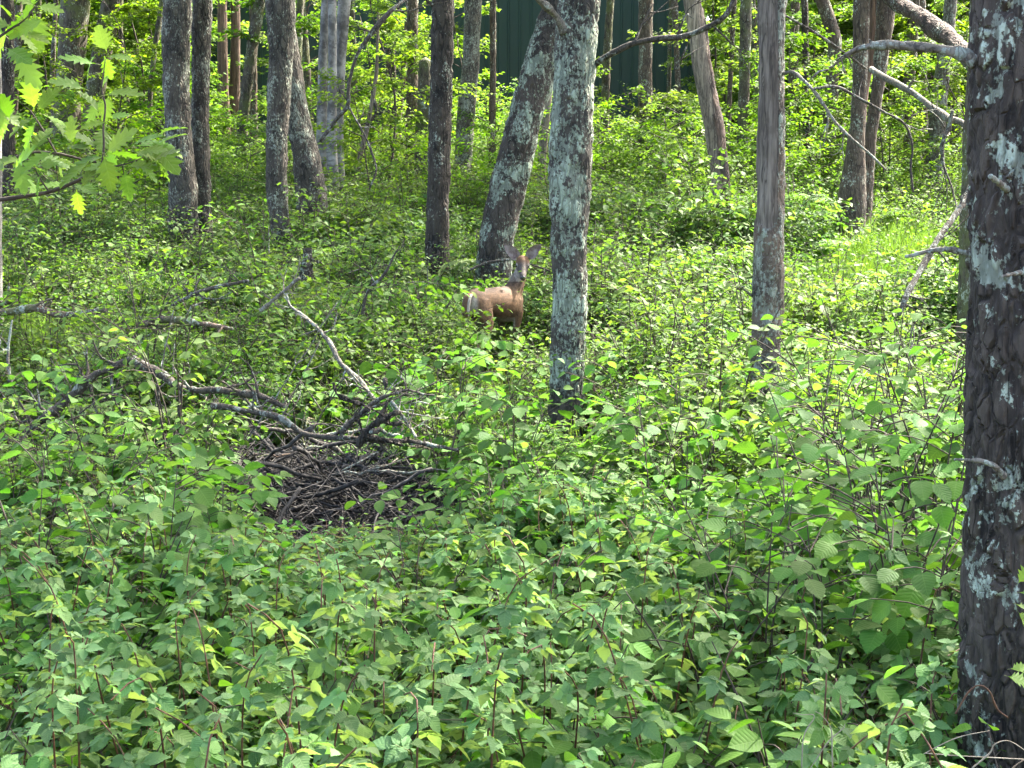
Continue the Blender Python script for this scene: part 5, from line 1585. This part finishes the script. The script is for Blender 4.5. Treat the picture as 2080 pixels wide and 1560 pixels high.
# sticks of the brush heap: each a stick lying on the heap
rs = np.random.default_rng(77)
STK = []
for i in range(10):
    L = rs.uniform(.5, 1.3); n = 14
    p = np.stack([np.linspace(-L / 2, L / 2, n), np.cumsum(rs.normal(0, .018, n)), np.cumsum(rs.normal(0, .012, n)) + .10 * L * np.sin(np.linspace(0, PI, n)) * rs.uniform(0, 1)], 1)
    g = Geo(); g.tube(p, np.linspace(rs.uniform(.007, .019), .003, n), 6, 0, True)
    for q in range(rs.integers(0, 4)):
        k0 = rs.integers(3, n - 2); v = np.array((rs.uniform(.1, .3), rs.uniform(-.25, .25), rs.uniform(-.05, .2)))
        g.tube(spline(np.array([p[k0], p[k0] + v * .5 + rs.normal(0, .02, 3), p[k0] + v]), 6), np.linspace(.005, .002, 6), 5, 0, True)
    STK.append(g.mesh("dead_stick", [M['twig']]))
ns = 0
while ns < 300:
    ppx = (rs.normal(690, 140) if rs.uniform() < .6 else rs.uniform(360, 1010)) if rs.uniform() < .66 else rs.uniform(-30, 520)
    d = rs.normal(9.1, .75) if ppx > 420 else rs.normal(9.6, .6)
    if not 7.6 < d < 11.2: continue
    b = on_ground(ppx, d)
    hm = rs.uniform(.5, 1.25) * .42 * math.exp(-((ppx - 690) / 230) ** 2 - ((d - 9.1) / 1.0) ** 2) + .16 * math.exp(-((ppx - 300) / 200) ** 2 - ((d - 9.2) / .7) ** 2)
    o = add("dead_stick", STK[ns % 10], None, (b[0], b[1], b[2] + .02 + hm * rs.uniform(.2, 1)), (rs.uniform(-3, 3), rs.normal(0, .28) if rs.uniform() < .82 else rs.choice([-1, 1]) * rs.uniform(.3, .75), rs.uniform(0, 6.28)))
    s = rs.uniform(.7, 1.25); o.scale = (s, s, s)
    tag(o, "%s %s dead stick %s the brushwood heap" % ("long" if ns % 10 in (0, 3, 5, 8) else "short", "forked" if ns % 10 in (1, 3, 6, 9) else "grey", ("at the left end of" if ppx < 560 else "at the right end of" if ppx > 800 else "at the back of" if d > 9.6 else "at the front of" if d < 8.6 else "in the middle of") if ppx > 420 else "scattered far left of" if ppx < 150 else "scattered left of"), "stick", "sticks of the brushwood heap")
    ns += 1
g = Geo()
for i in range(5200):                                                  # fine twig litter of the heap
    ppx = rs.normal(700, 175) if i % 3 else rs.normal(270, 190); d = rs.normal(9.1, .85) if i % 3 else rs.normal(9.4, .5)
    b = on_ground(ppx, d)
    hm = rs.uniform(.5, 1.25) * .42 * math.exp(-((ppx - 690) / 230) ** 2 - ((d - 9.1) / 1.0) ** 2) + .14 * math.exp(-((ppx - 300) / 200) ** 2 - ((d - 9.2) / .7) ** 2)
    L = rs.uniform(.12, .6); a = rs.uniform(0, 6.28); e = rs.normal(0, .35)
    p0 = np.array((b[0], b[1], b[2] + .01 + hm * rs.uniform(0, 1))); v = np.array((math.cos(a), math.sin(a), e)) * L
    pp = np.array([p0, p0 + v * .5 + rs.normal(0, .03 * L + .005, 3), p0 + v]); pp[:, 2] = np.maximum(pp[:, 2], G(pp[:, 0], pp[:, 1]) + .004)
    g.tube(spline(pp, 4), np.linspace(.0035, .0014, 4) * rs.uniform(.6, 1.6), 3)
tag(add("twig_litter", g.mesh("twig_litter", [M['twig']])), kind="stuff")

# thin bare twigs standing in the undergrowth
rt = np.random.default_rng(91)
for i in range(44):
    ppx = rt.uniform(20, 1930); d = rt.uniform(9.0, 17.0)
    if 900 < ppx < 1120 and d < 14: continue
    b = on_ground(ppx, d); L = rt.uniform(.6, 1.25); a = rt.uniform(0, 6.28); o_ = rt.uniform(.1, .8) * L
    e = b + np.array((math.cos(a) * o_, math.sin(a) * o_ * .6, L))
    m = (b + e) / 2 + rt.normal(0, .06, 3)
    pp = spline(np.array([b - (0, 0, .05), m, e]), 16); pp[:, :2] += np.cumsum(rt.normal(0, .008, (16, 2)), 0)
    g = Geo(); g.tube(pp - b, np.linspace(rt.uniform(.006, .010), .0025, 16), 6, 0, True)
    tw = add("bare_twig", g.mesh("bare_twig", [M['limb' if i % 3 else 'limbpale']]), None, b)
    tag(tw, "%s bare %s twig %s in the undergrowth, %s" % ("long" if L > .95 else "short", "leaning" if o_ > .4 else "upright", "low down" if d < 11.5 else "halfway up" if d < 14.5 else "high up", where(ppx, "in line with", 30)), "twig", "bare twigs in the undergrowth")
    for q in range(rt.integers(1, 4)):
        k0 = int(rt.integers(6, 14)); v = np.array((rt.uniform(-.3, .3), rt.uniform(-.15, .15), rt.uniform(.05, .25)))
        g = Geo(); g.tube(spline(np.array([pp[k0] - b, pp[k0] - b + v * .5 + rt.normal(0, .02, 3), pp[k0] - b + v]), 7), np.linspace(.004, .0018, 7), 5, 0, True)
        add("side_twig", g.mesh("side_twig", [M['limb' if i % 3 else 'limbpale']]), tw)

# pale dead stems at the lower right
for i, pts in enumerate([[(1628, 1600, 5, 3.4), (1632, 1500, 5, 3.4), (1655, 1455, 4, 3.4), (1630, 1452, 3, 3.4), (1610, 1448, 2, 3.4)], [(1692, 1600, 6, 3.4), (1690, 1520, 5, 3.4), (1688, 1480, 4, 3.4), (1668, 1452, 3, 3.4), (1655, 1445, 2, 3.4)],
                         [(1640, 1570, 4, 3.45), (1680, 1510, 4, 3.45), (1712, 1480, 3, 3.45), (1716, 1470, 2, 3.45)], [(1860, 1540, 4, 3.5), (1940, 1500, 4, 3.5), (2010, 1484, 3, 3.5)],
                         [(1975, 1560, 6, 3.4), (2010, 1530, 6, 3.4), (2020, 1512, 5, 3.4), (2050, 1505, 4, 3.4), (2090, 1530, 4, 3.4)], [(1880, 1530, 4, 3.45), (1960, 1536, 4, 3.45), (2090, 1543, 4, 3.45)]]):
    q = [P(p[0], p[1], p[3]) for p in pts]
    log("dry_stalk", ["pale wiry dead stem with a hooked tip at the lower right", "thick pale dead stem bending left at its top at the lower right", "short pale dead stem crossing behind the bent ones at the lower right",
                      "thin pale stem pointing up towards the foot of the pine", "pale looped stem in front of the foot of the pine", "straight pale stem lying across the foot of the pine"][i], "stalk", pts, 'paletwig', 6, 30, .05, 80 + i, extra=0, thin=.5)
log("vine", "reddish bare vine hooked over the foot of the big pine", "vine", [(1940, 1450, 4, 3.85), (1968, 1405, 4, 3.85), (1990, 1392, 4, 3.85), (2010, 1405, 4, 3.85), (2025, 1440, 4, 3.85), (2048, 1458, 3, 3.85)], 'cane', 6, 40, .05, 90, extra=0)
